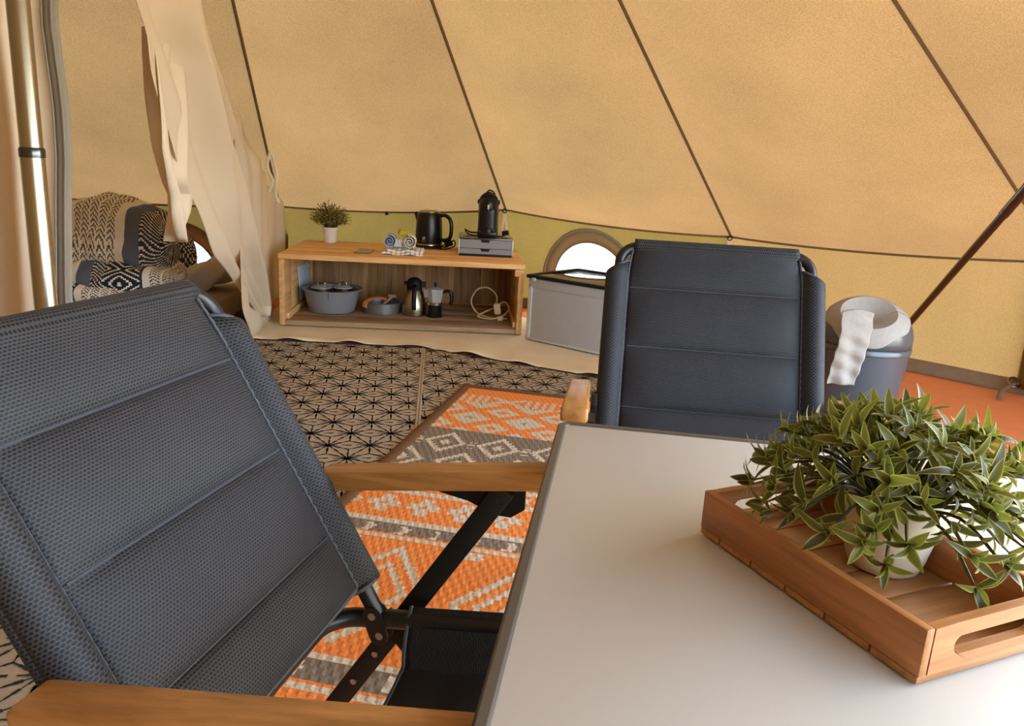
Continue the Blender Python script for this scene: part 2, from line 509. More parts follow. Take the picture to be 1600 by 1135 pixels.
# grey-brown strip where wall and groundsheet meet, one length per panel
for nm, rng in (('right', (0,)), ('back', (1, 2, 3))):
    bs = bpy.data.objects.new('baseboard_'+nm, None); COL.objects.link(bs); tag(bs, kind='structure')
    for i in rng:
        mb = MB()
        def strip(u, v, i=i):
            p = wall_pt(i, u, 0.0); out = Vector((p.x-AX, p.y-AY, 0)).normalized()
            return p - out*(0.012+0.03*(1-v)) + Vector((0, 0, 0.004+0.075*v))
        grid(mb, strip, 14, 4); s = build('skirt_strip', mb, M_skirt, bs); solid(s, 0.006)

# groundsheet and the lawn outside
mb = MB(); ring = [pol(ang(i), RB, 0.0) for i in range(NP)]
mb.add([(p.x, p.y, 0.0) for p in ring]+[(p.x, p.y, -0.02) for p in ring], [tuple(range(NP)), tuple(range(2*NP-1, NP-1, -1))]+[(k, (k+1) % NP, NP+(k+1) % NP, NP+k) for k in range(NP)])
tag(build('floor', mb, M_orange_floor), kind='structure')
mb = MB(); grid(mb, lambda u, v: ((u-0.5)*60, (v-0.5)*60, -0.03), 12, 12)
tag(build('lawn', mb, M_lawn), kind='structure')

# ------------------------------------------------------------------ poles
t = thing('tent_pole', 'shiny upright steel centre pole in front of the cream curtain at left', 'tent pole', (AX, AY, 0.0))
mb = MB(); lathe(mb, [(0.021, 0.0), (0.021, 1.025), (0.0195, 1.03), (0.0195, APEX-0.05)], 28); build('shaft', mb, M_steel, t)
mb = MB(); lathe(mb, [(0.0222, 1.012), (0.0224, 1.016), (0.0224, 1.026), (0.0205, 1.03)], 28, capb=False, capt=False); build('collar', mb, M_darksteel, t)
mb = MB(); lathe(mb, [(0.030, 0.0), (0.030, 0.015), (0.022, 0.03)], 24); build('foot', mb, M_mattblack, t)

F0 = Vector((2.150, 4.565, 0.005)); F1 = F0 + (Vector((1.56, 1.56, 1.98))-F0)*0.70
t = thing('door_pole', 'slanted dark steel door pole rising to the right beside the grey bin', 'tent pole', F0)
mid = (F1-F0)*0.70
mb = MB(); tube(mb, [(0, 0, 0), tuple(mid)], 0.0165, 18); build('lower_tube', mb, M_darksteel, t)
mb = MB(); tube(mb, [tuple(mid*0.985), tuple(F1-F0)], 0.0195, 18); build('upper_tube', mb, M_darksteel, t)
mb = MB(); dd = mid.normalized(); disc(mb, tuple(mid*0.985+Vector((-0.012, -0.012, 0.006))), (-0.6, -0.7, 0.2), 0.007, 0.01, 10); build('snap_button', mb, M_screw, t)

# door flap hanging at the right-hand doorway edge, with its buckle
d1 = bpy.data.objects.new('door_1', None); COL.objects.link(d1); tag(d1, kind='structure')
def flap(u, v):
    a = 35.6 - 4.2*u + 0.5*math.sin(u*9)
    r = 4.31 + 0.13*(1-v) - 0.07*math.sin(PI*u) + 0.035*math.sin(u*14+v*2)
    a -= 1.1*v*v
    return pol(a, r, 0.045+0.66*v)
mb = MB(); grid(mb, flap, 24, 14); solid(build('door_flap', mb, M_wallcanvas, d1), 0.004)
mb = MB(); bp = Vector((2.66, 4.07, 0.0))
tube(mb, bez([bp+Vector((0.02, -0.02, 0.065)), bp+Vector((-0.03, -0.05, 0.06)), bp+Vector((-0.10, -0.09, 0.035)), bp+Vector((-0.15, -0.16, 0.006))], 6), 0.014, 8, flat=((0, 0, 1), 0.25, 1.0)); build('strap', mb, M_skirt, d1)
mb = MB(); tube(mb, [bp+Vector((0.03*math.cos(a)-0.01, 0.02*math.sin(a)-0.035, 0.07+0.022*math.sin(a))) for a in [k*PI/6 for k in range(12)]], 0.006, 8, closed=True); build('buckle', mb, M_steel, d1)

# ------------------------------------------------------------------ inner tent cottons
th = math.radians(100.9); dA = Vector((math.cos(th), math.sin(th), 0)); nA = Vector((math.sin(th), -math.cos(th), 0))
A0 = Vector((AX, AY, 0))
def wallp(a, z, off=0.0): return A0 + dA*a + nA*off + Vector((0, 0, z))

# fixed cream panel that fills the corner under the roof seam
tabp = [(2.30, 0.35, 1.20), (2.70, 0.02, 1.20), (2.97, 0.0, 1.02), (3.60, 0.0, 0.86), (4.10, 0.0, 0.74), (4.36, 0.02, 0.66)]
def panelf(u, v):
    a = 2.30+2.06*u; lo, hi = lerp_table(tabp, a)
    return wallp(a, lo+(hi-lo)*v, 0.02*math.sin(a*6.0+v*1.5)+0.012*math.sin(a*15))
mb = MB(); grid(mb, panelf, 50, 16)
t = thing('inner_tent_wall', 'cream cotton inner tent wall stretched under the roof seam beside the wooden bench', 'tent wall', (AX, AY, 0))
o = build('wall_cloth', mb, M_cream, t, loc=(-AX, -AY, 0)); solid(o, 0.003)
mb = MB(); c = wallp(4.37, 0.66)
tube(mb, bez([c+Vector((0.03, 0.02, -0.02)), c+Vector((0.04, 0.0, -0.2)), c+Vector((0.03, 0.0, -0.42))], 6), 0.012, 8, flat=((1, 0, 0), 1.0, 0.3)); build('edge_tape', mb, M_seam, t, loc=(-AX, -AY, 0))

# gathered doorway flap: (height, left edge, right edge) along the partition
tabf = [(0.09, 3.10, 3.20), (0.14, 3.00, 3.36), (0.30, 2.62, 3.34), (0.45, 2.25, 3.26), (0.60, 1.86, 3.12), (0.76, 1.62, 3.02), (0.90, 1.42, 2.95),
        (1.02, 1.22, 2.82), (1.14, 1.05, 2.54), (1.25, 0.95, 2.22), (1.35, 0.90, 1.93), (1.42, 0.80, 1.78), (1.55, 0.74, 1.60), (1.80, 0.66, 1.52)]
def flapf(u, v):
    z = 0.09+1.71*v; l, r = lerp_table(tabf, z)
    a = l+(r-l)*u
    ph = u*13.0 + 2.2*math.sin(v*2.3)
    amp = 0.055*min(1, 0.12+v*1.1)
    off = -0.02+(amp*math.sin(ph)+0.022*math.sin(u*29-v*5))*(0.25+0.75*math.sin(PI*u)) + 0.05*math.sin(PI*u)
    off += 0.02*noise.noise(Vector((u*5, v*7, 3)))
    return wallp(a, z, off)
t = thing('curtain', 'cream cotton door curtain gathered to the right and hanging to a point', 'curtain', wallp(3.15, 0.0))
loc0 = tuple(-x for x in t.location)
mb = MB(); grid(mb, flapf, 70, 60)
o = build('curtain_cloth', mb, M_cream, t, loc=loc0); solid(o, 0.003)
tabt = [(0.725, 1.235, 1.25), (0.76, 1.19, 1.31), (0.82, 1.13, 1.40), (0.88, 1.10, 1.40), (0.93, 1.05, 1.30), (1.03, 0.98, 1.30), (1.2, 1.0, 1.30), (1.4, 1.05, 1.3)]
def tailf(u, v):
    z = 0.725+0.67*v; l, r = lerp_table(tabt, z)
    return wallp(l+(r-l)*u, z, -0.03+0.03*math.sin(u*6+v*3)+0.015*math.sin(u*14))
mb = MB(); grid(mb, tailf, 26, 30); o = build('tail_cloth', mb, M_cream, t, loc=loc0); solid(o, 0.003)
mb = MB(); c = wallp(2.98, 0.985, 0.10)
tube(mb, bez([c+Vector((0.0, 0, 0.04)), c+Vector((0.02, 0, -0.06)), c+Vector((0.015, 0, -0.17)), c+Vector((0.03, 0, -0.22))], 6), 0.010, 8, flat=((0, 1, 0), 0.3, 1.0))
tube(mb, bez([c+Vector((-0.01, 0, 0.05)), c+Vector((-0.03, 0, -0.03)), c+Vector((0.0, 0, -0.1)), c+Vector((-0.02, 0, -0.16))], 6), 0.009, 8, flat=((0, 1, 0), 0.3, 1.0))
build('tie_ribbon', mb, M_pot, t, loc=loc0)

# left-hand cream curtain behind the pole, with zip edge
xr = [(0.0, -1.035), (0.704, -1.016), (0.808, -1.010), (0.906, -1.006), (1.010, -1.000), (1.119, -0.999), (1.209, -1.003), (1.281, -1.005), (1.349, -0.998), (1.8, -0.985), (2.2, -0.98)]
def leftf(u, v):
    x0 = -1.048-3.1*(1-u)**1.5
    z = 0.01+(APEX-0.553*math.hypot(x0-AX, 1.85-AY)-0.16)*v; r, = lerp_table(xr, z)
    x = r-0.018-3.1*(1-u)**1.5
    return Vector((x, 1.80+0.05*math.sin((x-r)*26+v*1.4)+0.018*math.sin((x-r)*58-v*3)+0.10*(1-u), z))
def zipf(u, v):
    z = 0.01+2.0*v; r, = lerp_table(xr, z)
    return Vector((r-0.034+0.036*u, 1.782-0.012*math.sin(u*PI)+0.01*math.sin(v*14), z))
t = thing('curtain', 'cream cotton inner tent curtain with grey zip edge behind the steel pole', 'curtain', (-1.4, 1.85, 0))
mb = MB(); grid(mb, leftf, 200, 30); solid(build('curtain_cloth', mb, M_cream, t, loc=(1.4, -1.85, 0)), 0.003)
mb = MB(); grid(mb, zipf, 8, 60); solid(build('zip_tape', mb, M_zip, t, loc=(1.4, -1.85, 0)), 0.004)
mb = MB()
for du in (0.25, 0.8): tube(mb, [zipf(du, k/60)+Vector((0, -0.008, 0)) for k in range(61)], 0.0028, 6)
build('zip_cord', mb, M_zip, t, loc=(1.4, -1.85, 0))

# ------------------------------------------------------------------ bed
t = thing('bed', 'low wooden bed with brown slat front behind the gathered curtain', 'bed', (-2.40, 4.48, 0))
mb = MB(); box(mb, (0, 0, 0.14), (1.46, 0.98, 0.14), 0.04); build('mattress', mb, cloth('mattress_cloth', S(150, 130, 108), None, 0, 200, 0.08), t)
for z in (0.03, 0.075): 
    mb = MB(); box(mb, (0, -0.50, z), (1.50, 0.03, 0.035), 0.004); build('front_slat', mb, M_plank, t)
mb = MB(); box(mb, (0, 0.0, 0.045), (1.44, 0.94, 0.07), 0.01); build('base', mb, M_mattblack, t)

NAVY, NAVY2, WHT, TAN, GRY, GRY2 = S(48, 55, 72)[:3], S(34, 38, 52)[:3], S(222, 212, 194)[:3], S(206, 184, 146)[:3], S(92, 97, 108)[:3], S(96, 84, 66)[:3]
def chev(u, v, p, w, a=0.5):
    """zigzag line: period p along u, line spacing w along v"""
    k = (v + a*abs(((u/p) % 1.0)-0.5)*2*p) / w
    return (k % 1.0)
def duvet_col(u, v, mode=0):
    """u across in metres, v along the roll in metres; broad patches of stripes, chevrons and herringbone"""
    x = (u+0.06*mode) % 0.62
    if x < 0.17:
        d = abs(((v*1.0) % 0.24)-0.12) + abs(x-0.085)*0.9
        return WHT if (d*24) % 1.0 < 0.30 else NAVY2
    if x < 0.205: return WHT if x > 0.18 else NAVY
    if x < 0.43:
        k = chev(x, v, 0.045, 0.030, 0.8)
        if (x-0.205) % 0.045 < 0.007: return WHT
        return GRY2 if k < 0.45 else WHT
    if x < 0.475: return WHT
    if x < 0.55: return GRY
    return NAVY if chev(x, v, 0.14, 0.030, 0.6) < 0.68 else WHT
def k_noise(v, x): return (v*9+x*4) % 1 < 0.7
def puffy(name, parent, c, size, mode, n=(110, 90), wr=0.02, rz=0.0, M_=None, seed=0):
    """a soft folded roll: superellipsoid with wrinkles and its own woven pattern"""
    nu, nv = n; sx, sy, sz = (s/2 for s in size)
    V = []; F = []; C = []
    pw = lambda q, e: math.copysign(abs(q)**e, q)
    mb = MB()
    for j in range(nv+1):
        for i in range(nu+1):
            uu = -1+2*i/nu; a = 2*PI*j/nv
            e = max(0.0, 1-abs(uu)**3.5)**0.5
            y = pw(math.cos(a), 0.75)*e; z = pw(math.sin(a), 0.75)*e
            p = Vector((uu*sx, y*sy, z*sz))
            w = noise.noise(Vector((p.x*5+seed, p.y*5, p.z*6)))*wr + noise.noise(Vector((p.x*13+seed, p.y*9, p.z*14)))*wr*0.45
            p += Vector((0, y*w*1.3, z*w*1.3+0))
            V.append(p)
    per = 2*PI*(sy+sz)/2
    for j in range(nv):
        for i in range(nu):
            b = j*(nu+1)+i; F.append((b, b+1, b+nu+2, b+nu+1))
            uu = (i+0.5)/nu*size[0]; vv = (j+0.5)/nv*per
            C.append(duvet_col(uu, vv, mode))
    mb.add(V, F); mb.col = C
    return build(name, mb, M_, parent, loc=c, rot=(0, 0, rz))
M_duvet = attr_cloth('patterned_duvet', 0.95, (300, 300, 300), 0.10)
t = thing('duvet', 'plump navy and white patterned duvet folded on the bed', 'duvet', (-2.17, 4.30, 0.235))
puffy('upper_fold', t, (-0.02, 0.0, 0.290), (0.64, 0.46, 0.46), 0, (200, 170), 0.035, -0.06, M_duvet, 1)
puffy('middle_fold', t, (-0.03, -0.04, 0.115), (0.74, 0.56, 0.19), 3, (200, 120), 0.03, 0.05, M_duvet, 5)
puffy('lower_fold', t, (-0.06, -0.06, 0.035), (0.78, 0.62, 0.16), 7, (200, 110), 0.02, 0.0, M_duvet, 9)
t = thing('pillow', 'dark patterned pillow half behind the folded duvet near the left window', 'pillow', (-2.14, 4.80, 0.235))
puffy('pillow_cover', t, (0, 0, 0.15), (0.34, 0.18, 0.34), 5, (80, 60), 0.02, 0.3, M_duvet, 13)
t = thing('pillow', 'plain pale grey pillow below the left half-moon window', 'pillow', (-1.84, 4.72, 0.24))
def pil(u, v):
    x = u*2-1; a = v*2*PI; e = max(0, 1-abs(x)**3)**0.5
    return (x*0.22, math.cos(a)*0.14*e*(1+0.2*x), math.sin(a)*0.085*e+0.06+0.05*x+0.02*math.sin(a*3+x*4)*e)
mb = MB(); grid(mb, pil, 36, 32); build('pillow_cover', mb, cloth('grey_cotton', S(196, 188, 176), None, 0, 300, 0.04), t, rot=(0, -0.25, 0.15))

# ------------------------------------------------------------------ floor coverings
def poly_mesh(mb, pts, z0, z1):
    n = len(pts)
    mb.add([(x, y, z0) for x, y in pts]+[(x, y, z1) for x, y in pts], [tuple(range(n-1, -1, -1)), tuple(range(n, 2*n))]+[(k, (k+1) % n, n+(k+1) % n, n+k) for k in range(n)])
def in_poly(x, y, P):
    c = False; n = len(P)
    for i in range(n):
        x1, y1 = P[i]; x2, y2 = P[(i+1) % n]
        if (y1 > y) != (y2 > y) and x < (x2-x1)*(y-y1)/(y2-y1)+x1: c = not c
    return c

def sandf(u, v):
    x = -1.62+2.75*u
    front, = lerp_table([(-1.62, 4.20), (-1.45, 4.315), (-0.52, 4.33), (0.45, 3.88), (1.13, 3.52)], x)
    backy, = lerp_table([(-1.62, 5.62), (-0.1, 5.62), (0.1, 5.35), (0.6, 5.2), (1.13, 4.75)], x)
    y = front+0.012+(backy-front)*v
    e = math.exp(-v*7)
    h = 0.006+0.018*e*(0.5+0.5*math.sin(x*19+v*6+2*noise.noise(Vector((x*3, y*3, 0)))))+0.014*e*noise.noise(Vector((x*6, y*9, 1)))
    return (x, y, max(0.004, h))
mb = MB(); grid(mb, sandf, 120, 34)
t = build('ground_cloth', mb, M_sand); solid(t, 0.003, 1.0)
tag(t, 'wrinkled sand coloured cotton ground cloth under the wooden bench', 'ground cloth')

M_rugbase = plain('beige_rug', S(170, 156, 132), 0.95, 0, 0.16, 260.0, 0.5)
M_rugline = plain('black_rug_thread', S(34, 31, 34), 0.95, 0, 0.2, 300.0)
RS, RY = 0.151, math.radians(9.0)
def star_rug(name, label, poly, org):
    cx = sum(p[0] for p in poly)/len(poly); cy = sum(p[1] for p in poly)/len(poly)
    t = thing(name, label, 'rug', (cx, cy, 0))
    mb = MB(); poly_mesh(mb, [(x-cx, y-cy) for x, y in poly], 0.001, 0.007); build('rug_base', mb, M_rugbase, t)
    mb = MB(); ca, sa = math.cos(RY), math.sin(RY); Z = 0.0085
    tow = lambda a, b: (org[0]+a*ca-b*sa, org[1]+a*sa+b*ca)
    hh = RS*math.sqrt(3)/2
    def seg(p, q, w, dash=False):
        n = max(2, int(math.hypot(q[0]-p[0], q[1]-p[1])/0.016))
        L = math.hypot(q[0]-p[0], q[1]-p[1]); nx, ny = -(q[1]-p[1])/L, (q[0]-p[0])/L
        for k in range(n):
            if dash and k % 3 == 2: continue
            a = (p[0]+(q[0]-p[0])*k/n, p[1]+(q[1]-p[1])*k/n); b = (p[0]+(q[0]-p[0])*(k+1)/n, p[1]+(q[1]-p[1])*(k+1)/n)
            m = tow((a[0]+b[0])/2, (a[1]+b[1])/2)
            if not in_poly(m[0], m[1], poly): continue
            w1 = w*1.3*(0.5+0.22*((k*7) % 3-1))
            wp_ = [tow(a[0]+nx*w1, a[1]+ny*w1), tow(b[0]+nx*w1, b[1]+ny*w1), tow(b[0]-nx*w1, b[1]-ny*w1), tow(a[0]-nx*w1, a[1]-ny*w1)]
            mb.add([(x-cx, y-cy, Z) for x, y in wp_], [(0, 1, 2, 3)])
    R_ = 34
    for j in range(-R_, R_):
        for i in range(-R_, R_):
            p = ((i+0.5*(j % 2))*RS, j*hh)
            w = tow(*p)
            if not (-2.6 < w[0] < 1.9 and 0.2 < w[1] < 4.6): continue
            c1 = (p[0]+RS/2, p[1]+hh/3); c2 = (p[0]+RS/2, p[1]-hh/3); c3 = (p[0], p[1]+hh*2/3)
            r = (p[0]+RS, p[1]); ur = (p[0]+RS/2, p[1]+hh); ul = (p[0]-RS/2, p[1]+hh)
            seg(p, r, 0.0066, True); seg(p, ur, 0.0048); seg(p, ul, 0.0048)
            for c in (c1, c2): seg(p, c, 0.0060); seg(c, r, 0.0060)
            seg(p, c3, 0.0044); seg(c1, ur, 0.0040); 
            seg((p[0], p[1]-hh*2/3), p, 0.0044)
            for k in range(6):
                d = (p[0]+0.017*math.cos(k*PI/3+0.26), p[1]+0.017*math.sin(k*PI/3+0.26))
                seg(p, d, 0.0075)
    o = build('woven_star_pattern', mb, M_rugline, t, smooth=False); tag(o, 'black star line pattern', kind='stuff')
    for k in range(len(poly)):
        a, b = poly[k], poly[(k+1) % len(poly)]
        sm_ = abs(a[0]-b[0]) < 0.8 and abs(a[1]-b[1]) > 4 and max(abs(a[0]), abs(b[0])) < 1.0      # the edges that meet at the seam
        mb = MB(); tube(mb, [(a[0]-cx, a[1]-cy, 0.007), (b[0]-cx, b[1]-cy, 0.007)], 0.0055 if sm_ else 0.011, 8, flat=((0, 0, 1), 0.45, 1.0))
        build('binding', mb, M_rugbase if sm_ else M_rugline, t)
    return t
A_seam = [(-0.506, 4.345), (-0.10, 0.45)]
star_rug('star_rug', 'beige rug with black star lines behind the left chair, left of the rug seam', [(-2.35, 4.30), (-0.512, 4.34), (0.13, -1.80), (-2.60, -1.80)], (-0.509, 2.747))  # unseen stretch behind the camera added to cut orange bounce from the floor
star_rug('star_rug', 'beige rug with black star lines between orange rug and grey storage box', [(-0.500, 4.34), (0.444, 3.895), (1.35, 3.42), (1.75, 2.60), (2.75, 2.20), (2.90, 0.0), (2.0, -1.80), (0.142, -1.80)], (-0.36, 2.70))  # out-of-view part extended over the sunlit orange floor to reduce its bounce light

# orange kilim: its woven pattern is laid out stitch by stitch
ORG, WH, GY, BR, OR2 = S(230, 138, 70)[:3], S(205, 192, 168)[:3], S(128, 116, 100)[:3], S(104, 70, 38)[:3], S(206, 104, 44)[:3]
def kilim(u, v):
    W = 1.28
    if u < 0.045 or u > W-0.045 or v < 0.05: return BR
    x = u-0.05
    def dist(px, cx, cy, hx, hy, vv): return abs(((px-cx+hx*50) % (2*hx))-hx)/hx + abs(vv-cy)/hy
    if v < 0.155: return ORG
    if v < 0.262:                                    # groups of strokes and crosses
        q = (x % 0.30)
        if q < 0.13: return WH if (q % 0.036) < 0.018 else ORG
        c = abs(abs((q-0.215)/0.075) - abs((v-0.208)/0.05))
        return WH if c < 0.30 and abs(q-0.215) < 0.075 else ORG
    if v < 0.64:                                     # lattice of white lozenges
        p = 0.23; hy = 0.105
        a = (x/p + (v-0.262)/(2*hy)); b = (x/p - (v-0.262)/(2*hy))
        fa, fb = a % 1.0, b % 1.0
        edge = min(fa, 1-fa, fb, 1-fb)
        if edge < 0.10: return ORG
        big = (int(math.floor(a))+int(math.floor(b))) % 2 == 0
        c = max(abs(fa-0.5), abs(fb-0.5))
        if big: return WH if c > 0.09 or (int(x*140) % 2) else GY
        return WH if 0.12 < c < 0.33 else ORG if c > 0.06 else ORG
    if v < 1.14:                                     # grey field, stepped diamonds
        p = 0.205
        for (cy, sh) in ((0.79, 0.157-0.05), (0.985, 0.157-0.05+p/2)):
            dx = abs(((x-sh+p*20+p/2) % p)-p/2)
            d = dx/0.088 + abs(v-cy)/0.118
            if 0.66 < d < 0.95: return WH
            if d < 0.28 and (dx < 0.012 or abs(v-cy) < 0.016): return WH
            if cy < 0.9 and 0.088 < dx < 0.102 and abs(v-cy) < 0.035 and int(v*60) % 2: return WH
        if abs(v-1.115) < 0.014: return WH
        return GY
    if v < 1.29:
        if abs(v-1.165) < 0.012 or abs(v-1.275) < 0.012: return WH
        if abs(v-1.220) < 0.020: return WH if (x % 0.055) < 0.03 else ORG
        return ORG
    if v < 1.455:                                    # white crosses
        q = abs(((x-0.093+1.28+0.064) % 0.128)-0.064); w = abs(v-1.372)
        if q < 0.010 and w < 0.010: return ORG
        if (q < 0.021 and w < 0.062) or (q < 0.052 and w < 0.019): return WH
        return ORG
    if v < 1.50: return WH if abs(v-1.485) < 0.012 else ORG
    if v < 1.565:
        q = ((x + 0.5*abs(v-1.532)) % 0.105)
        return WH if (q < 0.026 and (x % 0.42) < 0.32 and abs(v-1.532) < 0.026) else GY
    if v < 1.60: return WH if abs(v-1.578) < 0.009 else ORG
    if v < 2.12:                                     # concentric stepped diamonds
        p = 0.36; dx = abs(((x-0.247+p*10+p/2) % p)-p/2); w = v-1.86
        d = dx/0.155+abs(w)/0.235
        k = d*5.0
        if d > 1.02:
            return WH if (dx > 0.13 and abs(v-1.62) < 0.02) else ORG
        if d > 0.84 or (0.50 < d < 0.64) or d < 0.20: return WH
        if w > 0.02 and dx < 0.09 and 0.64 < d < 0.84: return WH if int(v*60) % 2 else ORG
        return ORG
    if v < 2.15: return WH if abs(v-2.138) < 0.009 else ORG
    if v < 2.225:
        q = ((x + 0.5*abs(v-2.187)) % 0.105)
        return WH if (q < 0.03 and (x % 0.42) < 0.3 and abs(v-2.187) < 0.028) else GY
    if v < 2.26: return WH if abs(v-2.243) < 0.010 else ORG
    if v > 2.95: return BR
    p = 0.36; dx = abs(((x-0.06+p*10+p/2) % p)-p/2); d = dx/0.155+abs(v-2.55)/0.25
    return WH if (0.84 < d < 1.02 or 0.5 < d < 0.64) else ORG
t = thing('patterned_rug', 'orange and grey kilim rug with white motifs and brown binding', 'rug', (-0.223, 3.616, 0.0), math.radians(-12.0))
nu, nv = 170, 300; W_, L_ = 1.28, 3.0
mb = MB(); V = [(i*W_/nu, -j*L_/nv, 0.0145+0.0012*math.sin(i*1.9)*math.sin(j*1.3)) for j in range(nv+1) for i in range(nu+1)]
F = [(j*(nu+1)+i, j*(nu+1)+i+1, (j+1)*(nu+1)+i+1, (j+1)*(nu+1)+i) for j in range(nv) for i in range(nu)]
mb.add(V, F); mb.col = [kilim((i+0.5)*W_/nu + (0.004 if j % 2 else 0), (j+0.5)*L_/nv) for j in range(nv) for i in range(nu)]
o = build('woven_field', mb, attr_cloth('kilim_weave', 0.95, (150, 330, 150), 0.16), t, smooth=False)
mb = MB(); poly_mesh(mb, [(0, 0), (W_, 0), (W_, -L_), (0, -L_)], 0.009, 0.0135); build('backing', mb, M_skirt, t)
M_bind = plain('brown_rug_binding', S(104, 70, 38), 0.9, 0, 0.15, 200.0, 0.4)
for a, b in (((0.0, 0.0), (W_, 0.0)), ((0.0, 0.0), (0.0, -L_))):
    mb = MB(); d = 0.021
    ca = (a[0]+(d if a[0] == b[0] else 0), a[1]-(d if a[1] == b[1] else 0)); cb = (b[0]+(d if a[0] == b[0] else 0), b[1]-(d if a[1] == b[1] else 0))
    tube(mb, [(ca[0], ca[1], 0.014), (cb[0], cb[1], 0.014)], 0.022, 8, flat=((0, 0, 1), 0.22, 1.0)); build('binding', mb, M_bind, t)

# ------------------------------------------------------------------ folding armchairs
REC = math.radians(30.5)
BA = Vector((-math.sin(REC), 0, math.cos(REC))); BN = Vector((math.cos(REC), 0, math.sin(REC)))
HIN = Vector((0, 0, 0.372))
def bk(lat, s, n=0.0): return HIN + Vector((0, lat, 0)) + BA*s + BN*n
def make_chair(loc, rz, label, rec=30.5, tilt=0.150, armz=0.591, alat=0.277):
    global BA, BN
    REC = math.radians(rec)
    BA = Vector((-math.sin(REC), 0, math.cos(REC))); BN = Vector((math.cos(REC), 0, math.sin(REC)))
    dz = armz-0.591
    t = thing('folding_armchair', label, 'chair', loc, rz, 'padded folding armchairs around the table')
    # bent tube of the back
    TL = 0.226
    mb = MB(); pts = [bk(TL, s) for s in (-0.005, 0.2, 0.40, 0.478)]
    pts += [bk(TL-0.045*(1-math.cos(a)), 0.4955+0.045*math.sin(a)) for a in [k*PI/16 for k in range(1, 9)]]
    pts += [Vector((p.x, -p.y, p.z)) for p in reversed(pts)]
    tube(mb, pts, 0.0125, 14); build('back_frame', mb, M_black, t)
    # quilted back panel; runs over the top tube and a little down behind
    def half(s): return 0.202 if s < 0.45 else 0.202-0.010*min(1, (s-0.45)/0.09)**1.6
    seams = [0.055, 0.145, 0.290, 0.435, 0.575]
    prof = []
    ss = [a+(min(b, 0.535)-a)*k/18 for a, b in zip(seams, seams[1:]) for k in range(18)]+[0.535]
    for s in ss:
        for a, b in zip(seams, seams[1:]):
            if a <= s <= b: q = math.sin(PI*(s-a)/(b-a))
        bl = max(0.0, (s-0.46)/0.075); bl = bl*bl*(3-2*bl)
        prof.append((s, 0.004+(max(0.0, q)**0.5*0.015)*(1-bl)+0.0135*bl, s))
    for k in range(1, 13):
        a = PI*k/12; prof.append((0.540+0.0185*math.sin(a), -0.001+0.0185*math.cos(a), 0.535+0.058*k/12))
    for k in range(1, 5): prof.append((0.540-0.02*k, -0.020, 0.593+0.02*k))
    mb = MB(); nl = 40; V = []; UV = []; F = []
    for (s, n, d) in prof:
        h = half(s)
        for i in range(nl+1):
            x = -1+2*i/nl; e = 1-abs(x)**7
            V.append(bk(x*h, s, 0.002+(n-0.002)*e if s < 0.53 and n >= 0 else n)); UV.append((x*h, d))
    for j in range(len(prof)-1):
        for i in range(nl):
            b = j*(nl+1)+i; F.append((b, b+1, b+nl+2, b+nl+1))
    mb.add(V, F, UV); o = build('back_panel', mb, M_fabric, t, sharp=70); solid(o, 0.004, 0)
    for s_ in seams[1:4]:
        mb = MB(); tube(mb, [bk(-0.196+0.392*k/60, s_, 0.0068+0.0007*(k % 2)) for k in range(61)], 0.0014, 5); build('cross_stitch', mb, M_binding, t)
    for sd in (-1, 1):
        mb = MB(); rings = []
        for k in range(25):
            s = 0.050+(0.486-0.050)*k/24; rings.append((s, 1.0))
        V = []; F = []; UV = []; n = 26
        for (s, q) in rings:
            for a_ in range(n+1):
                a = 2*PI*a_/n
                ca, sa = math.cos(a), math.sin(a)
                wl_ = 0.027*math.copysign(abs(ca)**0.8, ca); wn_ = 0.0245*math.copysign(abs(sa)**0.8, sa)*(1.0 if ca > 0 else 1+0.85*ca)
                V.append(bk(sd*(0.2265+wl_), s + (0.016*ca if s > 0.45 else 0)*(-1)*(s-0.45)/0.036, wn_)); UV.append((a*0.026, s))
        for j in range(len(rings)-1):
            for i in range(n): b = j*(n+1)+i; F.append((b, b+1, b+n+2, b+n+1))
        mb.add(V, F, UV); sl = build('side_sleeve', mb, M_fabric, t, sharp=80); solid(sl, 0.003, -1)
        mb = MB()
        for s_, r_ in ((0.051, 0.0035), ):
            tube(mb, [bk(sd*(0.2265+0.0275*math.cos(a)), s_, 0.023*math.sin(a)) for a in [k*PI/12 for k in range(24)]], r_, 6, closed=True)
        build('edge_binding', mb, M_binding, sl)
        mb = MB(); tube(mb, [bk(sd*(0.2265+0.0270*math.cos(a)), 0.486-0.016*math.cos(a), 0.0225*math.sin(a)) for a in [k*PI/12 for k in range(24)]], 0.003, 6, closed=True)
        build('edge_binding', mb, M_binding, sl)
        mb = MB()
        pts = [bk(sd*(half(0.055+0.475*k/60)+0.002), 0.055+0.475*k/60, 0.006+0.0008*(k % 2)) for k in range(61)]
        tube(mb, pts, 0.0030, 6); build('stitched_piping', mb, M_binding, t)
        mb = MB()
        grid(mb, lambda u, v: bk(sd*(0.196+0.014*u), 0.056+0.42*v, -0.010+0.004*u), 3, 20, lambda u, v: (u*0.02, v*0.43)); build('sleeve_flap', mb, M_seatfab, t)
        # pivot plates with screws
        mb = MB()
        for o_ in (0.0, 0.019):
            P = [(0.015*math.cos(a), 0.015*math.sin(a)+0.014) for a in [k*PI/8 for k in range(9)]]+[(0.015*math.cos(a), 0.015*math.sin(a)-0.018) for a in [PI+k*PI/8 for k in range(9)]]
            Mx = Matrix.Translation((0.002, sd*(0.214+o_)-0.0015, 0.362)) @ Matrix.Rotation(-0.35, 4, 'Y') @ Matrix.Rotation(PI/2, 4, 'X')
            prism(mb, P, 0.003, Mx)
        hp = build('pivot_plate', mb, M_black, t)
        mb = MB()
